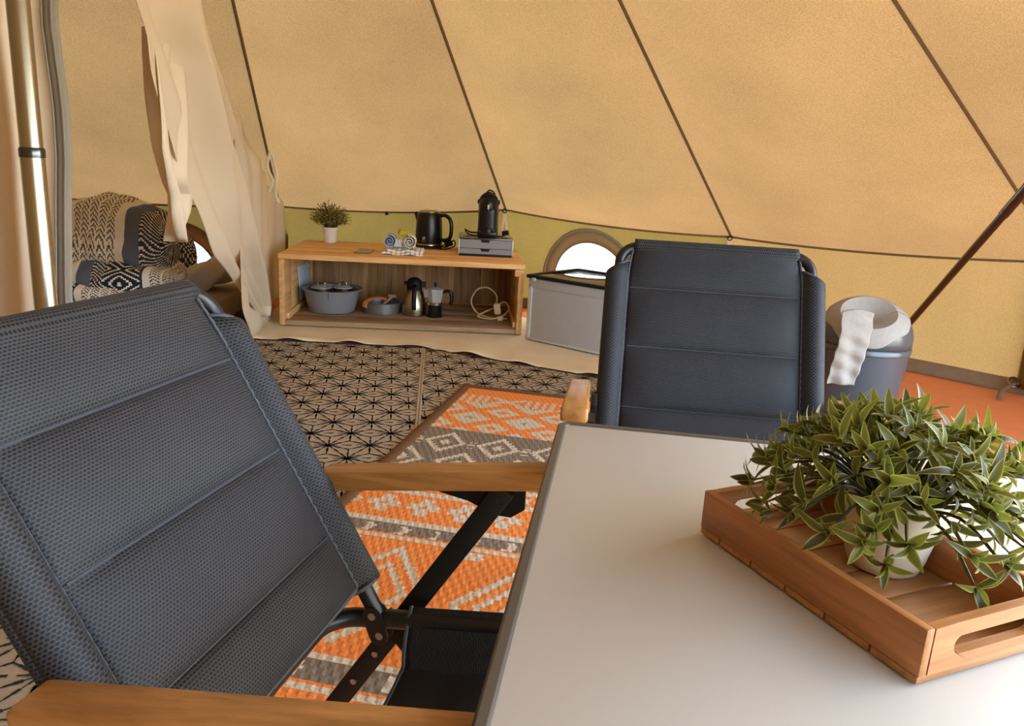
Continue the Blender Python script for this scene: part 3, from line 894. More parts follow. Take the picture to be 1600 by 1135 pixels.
        for (x, z) in ((-0.003, 0.376), (0.009, 0.346)): disc(mb, (x, sd*0.237 if sd > 0 else sd*0.237, z), (0, sd, 0), 0.006, 0.002); disc(mb, (x, sd*0.211, z), (0, -sd, 0), 0.006, 0.002)
        build('screw', mb, M_screw, hp)
        # teak arm
        mb = MB(); Ma = Matrix.Translation((0.118, sd*alat, armz)) @ Matrix.Rotation(-tilt, 4, 'Y')
        bm_p = [(-0.232, -0.016), (-0.224, -0.025), (0.222, -0.025), (0.234, -0.016), (0.234, 0.016), (0.222, 0.025), (-0.224, 0.025), (-0.232, 0.016)]
        box(mb, (0, 0, 0), (0.466, 0.050, 0.029), 0.006, Ma, 3)
        ar = build('arm', mb, M_arm, t)
        mb = MB(); disc(mb, tuple(Ma @ Vector((-0.2335, 0.0, 0.0))), (-1, 0, 0), 0.006, 0.0025); disc(mb, tuple(Ma @ Vector((-0.212, -sd*0.0245, 0.0))), (0, -sd, 0), 0.006, 0.002); build('screw', mb, M_screw, ar)
        # bracket under the arm
        mb = MB()
        P = [(0.060, 0.566), (0.068, 0.571), (0.205, 0.592), (0.205, 0.555), (0.186, 0.540), (0.162, 0.540), (0.120, 0.556)]
        prism(mb, [(x, -z) for x, z in P], 0.004, Matrix.Translation((0, sd*0.268+0.002, dz)) @ Matrix.Rotation(-PI/2, 4, 'X'))
        P = [(0.235, 0.598), (0.335, 0.613), (0.335, 0.600), (0.26, 0.586)]
        prism(mb, [(x, -z) for x, z in P], 0.018, Matrix.Translation((0, sd*0.268-0.009, dz)) @ Matrix.Rotation(-PI/2, 4, 'X'))
        br = build('arm_bracket', mb, M_mattblack, t)
        mb = MB(); disc(mb, (0.172, sd*0.262 , 0.567), (0, -sd, 0), 0.006, 0.006); build('screw', mb, M_screw, br)
        # crossing flat legs
        mb = MB(); bar(mb, (0.176, sd*0.262, 0.585), (-0.186, sd*0.262, 0.012), 0.032, 0.012, (0, 1, 0)); lg = build('leg', mb, M_mattblack, t)
        mb = MB()
        for q in (0.50, 0.60): 
            p = Vector((0.176, sd*0.255, 0.585)).lerp(Vector((-0.186, sd*0.255, 0.012)), q+0.03); disc(mb, tuple(p), (0, -sd, 0), 0.005, 0.003)
        build('screw', mb, M_screw, lg)
        mb = MB(); bar(mb, (0.0, sd*0.248, 0.36), (0.33, sd*0.248, 0.012), 0.030, 0.012, (0, 1, 0)); build('leg', mb, M_mattblack, t)
    for x in (-0.190, 0.334):
        mb = MB(); tube(mb, [(x, -0.27, 0.026), (x, 0.27, 0.026)], 0.011, 12); fb = build('foot_bar', mb, M_black, t)
        mb = MB()
        for sd in (-1, 1): box(mb, (x, sd*0.272, 0.026), (0.034, 0.02, 0.034), 0.006)
        build('foot_cap', mb, M_blackplastic, fb)
    # seat tube: two rails and a bent cross piece behind
    zr = lambda x: 0.365+0.13*x
    RL = 0.226
    mb = MB(); pts = [(0.43-0.43*k/8, RL, zr(0.43-0.43*k/8)) for k in range(9)]
    pts += [(-0.012-0.062*math.sin(a), RL-0.062*(1-math.cos(a)), zr(-0.02)) for a in [k*PI/16 for k in range(1, 9)]]
    pts += [(x, -y, z) for x, y, z in reversed(pts)]
    tube(mb, pts, 0.0145, 14); build('seat_frame', mb, M_black, t)
    def seat(u, v):
        x = 0.052+0.36*v; y = -1+2*u; a = abs(y); z = zr(x); s = math.copysign(1, y)
        if a > 0.94: q = (a-0.94)/0.06; return (x, s*(0.226+0.021*math.sin(q*PI*0.75)), z+0.021*math.cos(q*PI*0.75))
        if a > 0.80: q = (0.94-a)/0.14; return (x, s*(0.226-0.026*math.sin(q*PI/2)), z+0.020*math.cos(q*PI/2)-0.055*q)
        q = a/0.80; return (x, s*0.200*q, z-0.062-0.020*(1-q**3)+0.004*math.sin(v*PI*5)**2*(1-q**4))
    mb = MB(); grid(mb, seat, 70, 30, lambda u, v: (u*0.56, v*0.36)); solid(build('seat', mb, M_seatfab, t, sharp=75), 0.005, -1)
    mb = MB(); tube(mb, [Vector(seat(k/70, 0.0)) for k in range(71)], 0.003, 6); build('seat_binding', mb, M_binding, t)
    # lower hem of the back
    mb = MB(); tube(mb, [bk(-0.200+0.40*k/20, 0.056, 0.004) for k in range(21)], 0.0045, 8); build('lower_hem', mb, M_binding, t)
    return t
chair = make_chair((-0.231, 0.829, 0.012), math.radians(-13), 'big padded slate folding armchair with teak arms in the left foreground')
make_chair((0.447, 1.660, 0.015), math.radians(-96), 'padded dark folding armchair facing the camera behind the white table', 27, 0.155, 0.568, 0.296)

# ------------------------------------------------------------------ table
TZ = 0.665
TY = math.radians(-7.6)
t = thing('camping_table', 'camping table with pale laminate top and bronze rim holding the wooden tray', 'table', (0.078, 1.170, 0.012), TY)
tw, tl = 0.80, 1.06
mb = MB(); box(mb, (tw/2, -tl/2, TZ-0.012-0.010), (tw-0.02, tl-0.02, 0.016), 0.001); build('tabletop', mb, M_laminate, t)
mb = MB()
P = [(0.012*(1-math.cos(a)), -0.012*(1-math.sin(a))) for a in [k*PI/12 for k in range(7)]]
def rr(w, l, r, ins):
    o = []
    for cx, cy, a0 in ((w-r, -r, 0), (r, -r, PI/2), (r, -l+r, PI), (w-r, -l+r, 1.5*PI)):
        for k in range(7):
            a = a0+k*PI/12; o.append((cx+(r-ins)*math.cos(a), cy+(r-ins)*math.sin(a)))
    return o
ring_prism(mb, rr(tw, tl, 0.022, 0.0), rr(tw, tl, 0.022, 0.0135), 0.022, Matrix.Translation((0, 0, TZ-0.012-0.0215)))
rm = build('rim', mb, M_rim, t)
bv = rm.modifiers.new('bevel', 'BEVEL'); bv.width = 0.003; bv.segments = 2; bv.limit_method = 'ANGLE'
for x in (0.05, tw-0.05):
    for y in (-0.06, -tl+0.06):
        mb = MB(); tube(mb, [(x, y, TZ-0.035), (x+(0.1 if x < 0.4 else -0.1), y, 0.0)], 0.0125, 12); build('leg', mb, M_rim, t)

# ------------------------------------------------------------------ tray with six slats
TA = Vector((0.2180, 0.8020)); TB = Vector((0.3340, 0.5470))
trz = math.atan2(TB.y-TA.y, TB.x-TA.x)
t = thing('serving_tray', 'slatted acacia wood tray with handle slots on the white table', 'tray', (TA.x, TA.y, TZ), trz)
TLn, TWd = 0.281, 0.174
cuts = [-0.0005, 0.0320, 0.0820, 0.1320, 0.1820, 0.2330, TLn]
for k in range(6):
    a, b = cuts[k]+0.0012, cuts[k+1]-0.0012
    mb = MB(); box(mb, ((a+b)/2, TWd/2, 0.0035), (b-a, TWd-0.0008, 0.0065), 0.0008); build('slat', mb, M_trayy, t)
for y in (0.0045, TWd-0.0045):
    mb = MB(); box(mb, (TLn/2, y, 0.0285), (TLn, 0.009, 0.0430), 0.0012); build('long_side', mb, M_tray, t)
for x in (0.0045, TLn-0.0045):
    w = TWd-0.020
    def outl(n=48):
        o, i_ = [], []
        for k in range(n):
            a = 2*PI*k/n; c, s = math.cos(a), math.sin(a)
            m = max(abs(c)/(w/2), abs(s)/0.0215); o.append((c/m, s/m))
            r, hl = 0.0085, 0.043
            cx = hl if c > 0 else -hl
            if abs(c) < 0.55 : i_.append((cx*abs(c)/0.55, r*math.copysign(1, s)))
            else: b = (abs(c)-0.55)/0.45; i_.append((cx+math.copysign(r*math.sin(b*PI/2), c), r*math.copysign(math.cos(b*PI/2), s)))
        return o, i_
    o_, i_ = outl()
    mb = MB(); Mx = Matrix.Translation((x-0.0045, TWd/2, 0.0285)) @ Matrix(((0, 0, 1, 0), (1, 0, 0, 0), (0, 1, 0, 0), (0, 0, 0, 1)))
    ring_prism(mb, o_, i_, 0.009, Mx); build('handle_end', mb, M_trayy, t)

# ------------------------------------------------------------------ foreground plant
def leaf_mesh(L, w, bend, fold, twist, seed):
    V = []; UV = []; F = []; n = 7
    for j in range(n+1):
        v = j/n; wd = w*(math.sin(PI*min(1, v*0.94+0.06))**0.85)*(1-0.25*v)
        z = -bend*L*v*v+0.15*L*v; a = twist*v
        for k, x in enumerate((-1, -0.72, 0, 0.72, 1)):
            yy = x*wd; zz = z+fold*abs(x)*wd
            V.append((L*v*(1-0.18*bend*v), yy*math.cos(a)-0.2*zz*math.sin(a), zz+yy*math.sin(a))); UV.append((abs(x), v))
    for j in range(n):
        for k in range(4): b = j*5+k; F.append((b, b+1, b+6, b+5))
    return V, F, UV
def leaf_mat(name, dark, mid, edge, edge_at=0.62, gloss=0.35):
    t = NT(name)
    uv = t.new('ShaderNodeTexCoord').outputs['UV']; sp = t.new('ShaderNodeSeparateXYZ'); t.link(uv, sp.inputs[0])
    info = t.new('ShaderNodeObjectInfo')
    geo = t.new('ShaderNodeNewGeometry')
    n = t.math('FRACT', t.math('ADD', t.math('MULTIPLY', info.outputs['Random'], 3.7), geo.outputs['Random Per Island']))
    col = t.mix(t.ramp(n, 0.25, 0.95), dark, mid)
    e = t.ramp(sp.outputs[0], edge_at, 1.0)
    col = t.mix(t.math('MULTIPLY', e, 0.85), col, edge)
    t.link(col, t.b.inputs['Base Color']); t.b.inputs['Roughness'].default_value = gloss; t.b.inputs['Specular IOR Level'].default_value = 0.3
    tl = t.new('ShaderNodeBsdfTranslucent'); t.link(t.mix(0.5, col, edge), tl.inputs['Color'])
    mx = t.new('ShaderNodeMixShader'); mx.inputs[0].default_value = 0.22
    t.link(t.b.outputs[0], mx.inputs[1]); t.link(tl.outputs[0], mx.inputs[2]); t.link(mx.outputs[0], t.out.inputs[0])
    return t.m
M_leaf = leaf_mat('plant_leaf', S(50, 40, 18), S(94, 88, 30), S(180, 184, 72), 0.66, 0.48)
PC = Vector((0.390, 0.737, TZ+0.0068))
t = thing('potted_plant', 'bushy artificial plant with pointed green leaves in a white pot on tray', 'potted plant', PC, 0.3)
mb = MB(); lathe(mb, [(0.030, 0.0), (0.0345, 0.003), (0.0385, 0.015), (0.0425, 0.035), (0.0455, 0.060), (0.0462, 0.078), (0.0455, 0.082), (0.0430, 0.079), (0.0425, 0.062), (0.030, 0.060)], 48); build('pot', mb, M_pot, t)
mb = MB(); lathe(mb, [(0.0425, 0.066), (0.03, 0.072), (0.01, 0.075)], 24); build('soil', mb, plain('dark_soil', S(48, 38, 30), 0.9), t)
rnd = random.Random(11)
variants = []
for k in range(7):
    mb = MB(); V, F, UV = leaf_mesh(0.040+0.002*k, 0.0066+0.0006*(k % 3), 0.15+0.10*k, 0.35, (k-3)*0.22, k); mb.add(V, F, UV)
    me_o = build('leaf', mb, M_leaf, t); variants.append(me_o)
used = set(); leafs = 0
dark_v, dark_f = [], MB()
stem_n = 0
tips = []
C0 = Vector((0.0, 0.0, 0.088))
for k in range(112):
    # directions spread evenly over the upper dome and a bit below the horizon
    z = 1-1.30*(k+0.5)/112; a = k*2.39996; r = math.sqrt(max(0, 1-z*z))
    d = Vector((r*math.cos(a), r*math.sin(a), z)) + Vector((rnd.gauss(0, .10), rnd.gauss(0, .10), rnd.gauss(0, .08)))
    d.normalize()
    R = (0.115+0.020*rnd.random())*(1-0.36*max(0, d.z)**1.2)
    if d.z < 0: R *= 0.98
    tip = C0 + Vector((d.x*R*1.02, d.y*R*1.02, d.z*R*0.80)) - Vector((0, 0, 0.010*(1-d.z)))
    if tip.z < 0.05 and math.hypot(tip.x, tip.y) < 0.075: continue
    tips.append((tip, d))
tips.sort(key=lambda q: q[1].y*0.95+q[1].x*0.3-0.5*q[1].z)
for (tip, d) in tips:
    p0 = Vector((d.x*0.018, d.y*0.018, 0.070)); p1 = p0.lerp(tip, 0.55)+Vector((0, 0, 0.018))
    mb = MB(); pts = bez([p0, p1, tip], 4); tube(mb, pts, [0.0016]*(len(pts)-1)+[0.0009], 5)
    st = build('stem', mb, M_leaf, t); stem_n += 1
    nl = 5
    side = d.orthogonal().normalized()
    for q in range(nl+3):
        ang_ = q*2.4+rnd.random()*0.7
        wv = (Matrix.Rotation(ang_, 3, d) @ side)
        spread = rnd.uniform(0.50, 1.15) if q else 0.15
        dr = (d*math.cos(spread)+wv*math.sin(spread)+Vector((0, 0, 0.10))).normalized()
        base = tip if q < nl else pts[(4, 5, 6, 7, 5, 6)[q-nl]]
        X = dr; Zx = (d-X*d.dot(X)); Zx = Zx.normalized() if Zx.length > 1e-4 else X.orthogonal().normalized()
        Y = Zx.cross(X)
        sc = rnd.uniform(0.50, 0.80)
        Mx = Matrix(((X.x*sc, Y.x*sc, Zx.x*sc, base.x), (X.y*sc, Y.y*sc, Zx.y*sc, base.y), (X.z*sc, Y.z*sc, Zx.z*sc, base.z), (0, 0, 0, 1)))
        vi = rnd.randrange(7)
        if q < nl and leafs < 298:
            if vi not in used: o = variants[vi]; used.add(vi)
            else: o = bpy.data.objects.new('leaf', variants[vi].data); COL.objects.link(o); o.parent = t
            o.matrix_local = Mx; leafs += 1
        else:
            V, F, UV = leaf_mesh(0.042, 0.0068, rnd.uniform(0.2, 0.7), 0.35, rnd.uniform(-.5, .5), 0)
            dark_f.add(V, F, UV, Mx)
tag(build('inner_leaves', dark_f, M_leaf, t), kind='stuff')

# ------------------------------------------------------------------ wooden bench / open cabinet
CA = Vector((-1.429, 4.694)); CY = math.atan2(0.071, 0.997); CW, CD, CH = 1.478, 0.84, 0.452
cu = Vector((math.cos(CY), math.sin(CY))); cn = Vector((-cu.y, cu.x))
def cabp(u, n, z): p = CA+cu*u+cn*n; return Vector((p.x, p.y, z))
CZ = 0.016
t = thing('wooden_bench', 'open fronted bench of scaffold planks standing against the rear tent wall', 'bench', (CA.x, CA.y, CZ), CY)
CHh = CH-CZ
for k in range(4):
    w = CD/4; mb = MB(); box(mb, (CW/2, w*(k+0.5), CHh-0.016), (CW+0.006, w-0.003, 0.032), 0.003); build('top_plank', mb, M_plank, t)
for k in range(4):
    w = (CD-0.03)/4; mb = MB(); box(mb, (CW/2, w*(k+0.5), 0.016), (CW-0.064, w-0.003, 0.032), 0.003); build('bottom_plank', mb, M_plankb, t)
for x in (0.016, CW-0.016):
    for k in range(4):
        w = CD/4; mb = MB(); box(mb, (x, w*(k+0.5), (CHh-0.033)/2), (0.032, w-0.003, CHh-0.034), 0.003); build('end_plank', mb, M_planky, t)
    xi = x + (0.026 if x < 0.5 else -0.026)
    for (n, zc, h_) in ((CD-0.06, (CHh-0.033)/2+0.016, CHh-0.07),): 
        mb = MB(); box(mb, (xi, n, zc), (0.034, 0.036, h_), 0.003); build('corner_batten', mb, M_plankz, t)
    mb = MB(); box(mb, (xi, CD*0.45, 0.052), (0.02, CD*0.82, 0.038), 0.003); build('rail', mb, M_planky, t)
    if x > 0.5:
        mb = MB(); box(mb, (xi, 0.03, CHh-0.055), (0.03, 0.05, 0.042), 0.003); build('corner_block', mb, M_planky, t)
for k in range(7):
    w = (CW-0.066)/7; mb = MB(); box(mb, (0.033+w*(k+0.5), CD-0.012, CHh/2), (w-0.002, 0.020, CHh-0.0642), 0.006); build('back_plank', mb, M_plankz, t)

TOPZ = CH; INZ = CZ+0.032
# small plant on the bench
p = cabp(0.188, 0.73, TOPZ)
t = thing('potted_plant', 'small bushy plant with tiny leaves in a white pot on the bench', 'potted plant', p)
mb = MB(); lathe(mb, [(0.038, 0), (0.042, 0.004), (0.046, 0.06), (0.049, 0.085), (0.0515, 0.088), (0.052, 0.104), (0.048, 0.106), (0.046, 0.09), (0.03, 0.085)], 32); build('pot', mb, plain('white_pot', S(222, 218, 212), 0.5), t)
fo = MB(); rnd = random.Random(5); sm = MB()
for k in range(120):
    z = 1-1.35*(k+0.5)/120; a = k*2.39996; r = math.sqrt(max(0, 1-z*z))
    d = Vector((r*math.cos(a), r*math.sin(a), z)).normalized(); R = rnd.uniform(0.105, 0.15)
    tip = Vector((d.x*R, d.y*R, 0.165+d.z*R*0.78))
    if tip.z < 0.10: tip.z = 0.10
    pts = bez([(d.x*0.02, d.y*0.02, 0.09), (tip*0.55+Vector((0, 0, 0.06))), tip], 3); tube(sm, pts, 0.0016, 4)
    for q in range(11):
        f_ = rnd.uniform(0.35, 1.0); b = pts[min(len(pts)-1, int(f_*(len(pts)-1)))] + Vector((rnd.gauss(0, .009), rnd.gauss(0, .009), rnd.gauss(0, .009)))
        X = Vector((rnd.gauss(0, 1), rnd.gauss(0, 1), rnd.gauss(0, .8)+0.3)).normalized(); Y = X.orthogonal().normalized(); Z = X.cross(Y)
        Y = (Matrix.Rotation(rnd.random()*6.28, 3, X) @ Y); Z = X.cross(Y); s_ = rnd.uniform(0.010, 0.018)
        fo.add([(0, 0, 0), (0.45, 0.36, 0.1), (1, 0, -0.1), (0.45, -0.36, 0.1)], [(0, 1, 2), (0, 2, 3)], [(0, 0), (0.4, .5), (0.4, 1), (1, .5)],
               Matrix(((X.x*s_, Y.x*s_, Z.x*s_, b.x), (X.y*s_, Y.y*s_, Z.y*s_, b.y), (X.z*s_, Y.z*s_, Z.z*s_, b.z), (0, 0, 0, 1))))
build('stems', sm, M_leaf, t); t.children[-1].name = 'stem'
M_tiny = leaf_mat('tiny_leaf', S(66, 58, 44), S(168, 162, 88), S(196, 188, 118), 0.3, 0.5)
tag(build('foliage', fo, M_tiny, t), kind='stuff')

# card, folded towels
p = cabp(0.475, 0.28, TOPZ)
t = tag(build('coaster', box(MB(), (0, 0, 0.004), (0.10, 0.22, 0.008), 0.002), plain('smoked_glass', S(120, 104, 74), 0.15), loc=p, rot=(0, 0, CY-0.05)), 'small flat greenish glass plate lying on the bench top near the towel', 'plate')
t = thing('dish_towel', 'folded white striped dish towel lying flat on the bench before the kettle', 'towel', cabp(0.715, 0.33, TOPZ), CY)
M_towel = NT('striped_towel'); 
sp_ = M_towel.new('ShaderNodeSeparateXYZ'); M_towel.link(M_towel.coord('Object'), sp_.inputs[0])
fx = M_towel.math('FRACT', M_towel.math('MULTIPLY', sp_.outputs[0], 34.0)); fx = M_towel.math('GREATER_THAN', fx, 0.72)
fn = M_towel.noise(70.0, M_towel.coord('Object'), 3.0)
M_towel.link(M_towel.mix(M_towel.math('MULTIPLY', fx, M_towel.ramp(fn, 0.35, 0.6)), S(228, 222, 212), S(120, 130, 150)), M_towel.b.inputs['Base Color']); M_towel.b.inputs['Roughness'].default_value = 0.9
M_towel = M_towel.m
for k, (w, d, z, dx) in enumerate(((0.25, 0.30, 0.007, 0.0), (0.22, 0.26, 0.021, 0.015))):
    mb = MB(); grid(mb, lambda u, v: ((u-0.5)*w*(1+0.05*math.sin(v*9))+dx, (v-0.5)*d, z+0.006*math.sin(u*11+k)*math.cos(v*7)), 24, 20); solid(build('fold', mb, M_towel, t), 0.013)
t = thing('cloth_roll', 'rolled blue and white cloth with white cut ends on the dish towel', 'cloth', cabp(0.690, 0.30, TOPZ+0.034), CY)
mb = MB(); pts = [(0.045*math.cos(0), 0, 0)]
for (nm, x, c) in (('roll', -0.055, S(150, 172, 206)), ('roll', 0.070, S(214, 214, 214))):
    mb = MB(); V = []; F = []; n = 60; N2 = 60
    for k in range(N2+1):
        a = k/N2*4.6*PI; r = 0.008+0.034*k/N2
        for j in range(5): V.append((x+r*math.cos(a), (j-2)*0.03, 0.044+r*math.sin(a)))
    for k in range(N2):
        for j in range(4): b = k*5+j; F.append((b, b+1, b+6, b+5))
    mb.add(V, F); solid(build(nm, mb, plain('roll_cloth', c, 0.9, 0, 0.2, 60.0), t), 0.004)
mb = MB(); box(mb, (0.01, 0.02, 0.03), (0.19, 0.06, 0.055), 0.015); build('folded_wrap', mb, M_towel, t)
t = tag(build('sponge', box(MB(), (0, 0, 0.02), (0.075, 0.05, 0.035), 0.006), plain('sponge_yellow', S(176, 172, 60), 0.9, 0, 0.2, 90.0, 0.5), loc=cabp(0.715, 0.33, TOPZ+0.105), rot=(0.2, 0.25, 0.5)), 'yellow green sponge tucked into the rolled cloth', 'sponge')

# kettle
t = thing('electric_kettle', 'black electric kettle with steel rim and loop handle on the bench', 'kettle', cabp(0.862, 0.70, TOPZ), CY-0.25)
mb = MB(); lathe(mb, [(0.088, 0), (0.092, 0.004), (0.092, 0.016), (0.088, 0.020)], 40); build('power_base', mb, M_mattblack, t)
mb = MB(); lathe(mb, [(0.090, 0.021), (0.0925, 0.030), (0.0915, 0.10), (0.088, 0.17), (0.083, 0.222), (0.078, 0.238), (0.07, 0.242)], 48); build('body', mb, M_blackplastic, t)
mb = MB(); lathe(mb, [(0.0915, 0.0205), (0.0935, 0.022), (0.0935, 0.031), (0.092, 0.033)], 48, capb=False, capt=False); build('steel_band', mb, M_steel, t)
mb = MB(); lathe(mb, [(0.072, 0.240), (0.070, 0.249), (0.05, 0.256), (0.02, 0.258)], 40); lid = build('lid', mb, M_steel, t)
mb = MB(); tube(mb, [(-0.066, 0, 0.180), (-0.080, 0, 0.212), (-0.100, 0, 0.236)], [0.026, 0.022, 0.010], 12); build('spout', mb, M_blackplastic, t)
mb = MB(); tube(mb, bez([(0.074, 0, 0.222), (0.115, 0, 0.225), (0.150, 0, 0.195), (0.158, 0, 0.13), (0.148, 0, 0.075), (0.112, 0, 0.058), (0.082, 0, 0.062)], 6), 0.0155, 12, flat=((0, 1, 0), 0.95, 0.85)); build('handle', mb, M_blackplastic, t)
mb = MB(); Ml = Matrix.Rotation(math.radians(-92), 4, 'Z')
for (x0, z0, w, h_) in ((-0.009, 0.068, 0.005, 0.018), (-0.002, 0.080, 0.011, 0.005), (-0.002, 0.073, 0.011, 0.005), (-0.002, 0.066, 0.011, 0.005)):
    a = -(x0+w/2)/0.0922; box(mb, (0.0926, 0, z0), (0.0010, w, h_), 0, Matrix.Rotation(math.radians(-95)+a*-1, 4, 'Z'))
for k in range(10):
    a = (-0.014+k*0.0031)/0.0922; box(mb, (0.0927, 0, 0.052), (0.0010, 0.0018, 0.0026 if k % 3 else 0.0036), 0, Matrix.Rotation(math.radians(-95)+a, 4, 'Z'))
tag(build('emblem', mb, plain('emblem_grey', S(175, 172, 168), 0.4), t), 'small pale square emblem with a tiny word')
mb = MB(); tube(mb, bez([(0.06, 0.07, 0.008), (0.12, 0.05, 0.010), (0.17, 0.02, 0.06), (0.19, -0.01, 0.03), (0.15, -0.06, 0.008), (0.09, -0.085, 0.008), (0.10, -0.03, 0.02), (0.13, 0.0, 0.035)], 6), 0.0045, 8)
tube(mb, [(0.118, -0.01, 0.028), (0.165, 0.01, 0.045)], 0.019, 12); build('cord', mb, M_mattblack, t)

# capsule drawer box and coffee machine
t = thing('capsule_drawer_box', 'grey two drawer box with black top under the coffee machine', 'drawer box', cabp(1.069, 0.33, TOPZ), CY)
bw, bd, bh = 0.352, 0.40, 0.116
mb = MB(); box(mb, (bw/2, bd/2, 0.008), (bw, bd, 0.014), 0.002); box(mb, (bw/2, bd/2+0.01, bh/2), (bw-0.014, bd-0.03, bh-0.02), 0.002); build('carcass', mb, M_mattblack, t)
mb = MB(); box(mb, (bw/2, bd/2, bh-0.005), (bw, bd, 0.010), 0.002); tp = build('top', mb, M_glass, t)
mb = MB()
for x in (0.003, bw-0.003): box(mb, (x, bd/2, bh/2), (0.006, bd, bh-0.002), 0.001)
build('side_panel', mb, M_alulight, t)
for z0, z1 in ((0.015, 0.048), (0.051, 0.106)):
    P = [(0.007, z0), (bw-0.007, z0), (bw-0.007, z1), (0.205, z1), (0.195, z1-0.017), (0.150, z1-0.017), (0.140, z1), (0.007, z1)]
    mb = MB(); prism(mb, [(x, -z) for x, z in P], 0.006, Matrix.Translation((0, -0.001, 0)) @ Matrix.Rotation(-PI/2, 4, 'X')); dr_ = build('drawer', mb, M_greyplastic, t)
    mb = MB(); box(mb, (0.1725, 0.008, z1-0.008), (0.062, 0.008, 0.018), 0.001); build('handle_notch', mb, M_mattblack, dr_)
t = thing('coffee_machine', 'small glossy black capsule coffee machine standing on the drawer box', 'coffee machine', cabp(1.258, 0.53, TOPZ+0.1165), CY-0.05)
mb = MB(); P = []
def cm_body(u, v):
    a = 2*PI*u; z = 0.255*v
    w = 0.071*(1 - 0.06*math.sin(PI*v)) if v < 0.62 else 0.068*math.cos((v-0.62)/0.38*1.15)**0.55
    d = 0.115 if v < 0.6 else 0.115*math.cos((v-0.6)/0.4*1.1)**0.6
    c, s = math.cos(a), math.sin(a); e = 0.55
    return (w*math.copysign(abs(c)**e, c), 0.06+d*math.copysign(abs(s)**e, s), z)
grid(mb, cm_body, 40, 30); V0 = len(mb.v); build('body', mb, M_blackplastic, t)
mb = MB(); lathe(mb, [(0.066, 0.0), (0.068, 0.03), (0.060, 0.068), (0.042, 0.088), (0.02, 0.094), (0.004, 0.095)], 32, Matrix.Translation((0, 0.0, 0.182)), sy=1.25); build('head', mb, M_blackplastic, t)
mb = MB(); tube(mb, bez([(-0.062, -0.02, 0.225), (-0.04, -0.045, 0.262), (0, -0.055, 0.283), (0.04, -0.045, 0.262), (0.062, -0.02, 0.225)], 6), 0.008, 10, flat=((0, 0, 1), 1.2, 0.7)); tube(mb, bez([(-0.02, -0.01, 0.278), (0.0, -0.01, 0.298), (0.025, -0.01, 0.290), (0.04, -0.01, 0.272)], 5), 0.005, 8); build('lever', mb, M_blackplastic, t)
for sd in (-1, 1):
    mb = MB(); disc(mb, (sd*0.064, 0.0, 0.222), (sd, 0, 0), 0.014, 0.010, 14); build('lever_hinge', mb, M_blackplastic, t)
mb = MB(); cyl(mb, (0.0, -0.070, 0.165), (0.0, -0.070, 0.205), 0.013, 16); box(mb, (0, -0.055, 0.19), (0.045, 0.05, 0.05), 0.01); sp2 = build('spout', mb, M_blackplastic, t)
mb = MB(); box(mb, (0.0, -0.083, 0.192), (0.010, 0.004, 0.030), 0.001); build('steel_strip', mb, M_alulight, sp2)
mb = MB(); box(mb, (0, -0.072, 0.020), (0.128, 0.075, 0.040), 0.012); cyl(mb, (0, -0.07, 0.03), (0, -0.07, 0.052), 0.05, 24); build('drip_tray', mb, M_blackplastic, t)
mb = MB(); tube(mb, bez([(-0.06, 0.12, 0.008), (-0.12, 0.08, 0.012), (-0.15, 0.0, 0.035), (-0.12, -0.07, 0.010), (-0.06, -0.115, 0.008), (0.04, -0.118, 0.008), (0.11, -0.06, 0.010), (0.125, 0.0, 0.03), (0.10, 0.05, 0.02)], 6), 0.0048, 8); cyl(mb, (0.10, -0.02, 0.022), (0.14, -0.03, 0.030), 0.016, 12); build('cord', mb, M_mattblack, t)

# things inside the bench
t = thing('wash_tub', 'large round grey plastic wash tub inside the bench at left', 'tub', cabp(0.258, 0.36, INZ))
mb = MB(); lathe(mb, [(0.130, 0), (0.142, 0.006), (0.158, 0.05), (0.172, 0.125), (0.176, 0.138), (0.196, 0.143), (0.199, 0.152), (0.190, 0.155), (0.170, 0.150), (0.160, 0.10), (0.138, 0.014)], 56); build('tub', mb, M_greyplastic, t)
mb = MB(); box(mb, (0.03, -0.182, 0.132), (0.012, 0.008, 0.04), 0.002); build('rim_clip', mb, M_greyplastic, t)
for k, (dx, dy, lb) in enumerate(((-0.064, -0.02, 'steel saucepan with steel lid standing left inside the grey tub'), (0.068, 0.02, 'steel saucepan with steel lid standing right inside the grey tub'))):
    b = cabp(0.258+dx, 0.36+dy, INZ+0.0145); r = 0.064-0.004*k
    t = thing('saucepan', lb, 'pan', b)
    mb = MB(); lathe(mb, [(r-0.004, 0), (r, 0.004), (r, 0.135), (r+0.003, 0.138)], 36); build('body', mb, M_steel, t)
    mb = MB(); lathe(mb, [(r+0.003, 0.1385), (r+0.003, 0.142), (r*0.7, 0.152), (0.012, 0.156)], 36); l_ = build('lid', mb, M_alu, t)
    mb = MB(); tube(mb, bez([(-0.022, 0, 0.154), (-0.018, 0, 0.172), (0.018, 0, 0.172), (0.022, 0, 0.154)], 5), 0.004, 8); build('lid_handle', mb, M_steel, l_)
t = thing('cutting_board', 'pale blue board leaning on the left end inside the bench', 'board', cabp(0.048, 0.58, CZ+0.075), CY)
mb = MB(); box(mb, (0, 0, 0.12), (0.008, 0.36, 0.22), 0.004, Matrix.Rotation(-0.06, 4, 'Y')); build('board', mb, plain('pale_blue', S(176, 190, 202), 0.5), t)
mb = MB(); cyl(mb, (-0.012, 0.12, 0.20), (0.002, 0.12, 0.20), 0.012, 16); build('hanging_eye', mb, M_alulight, t)

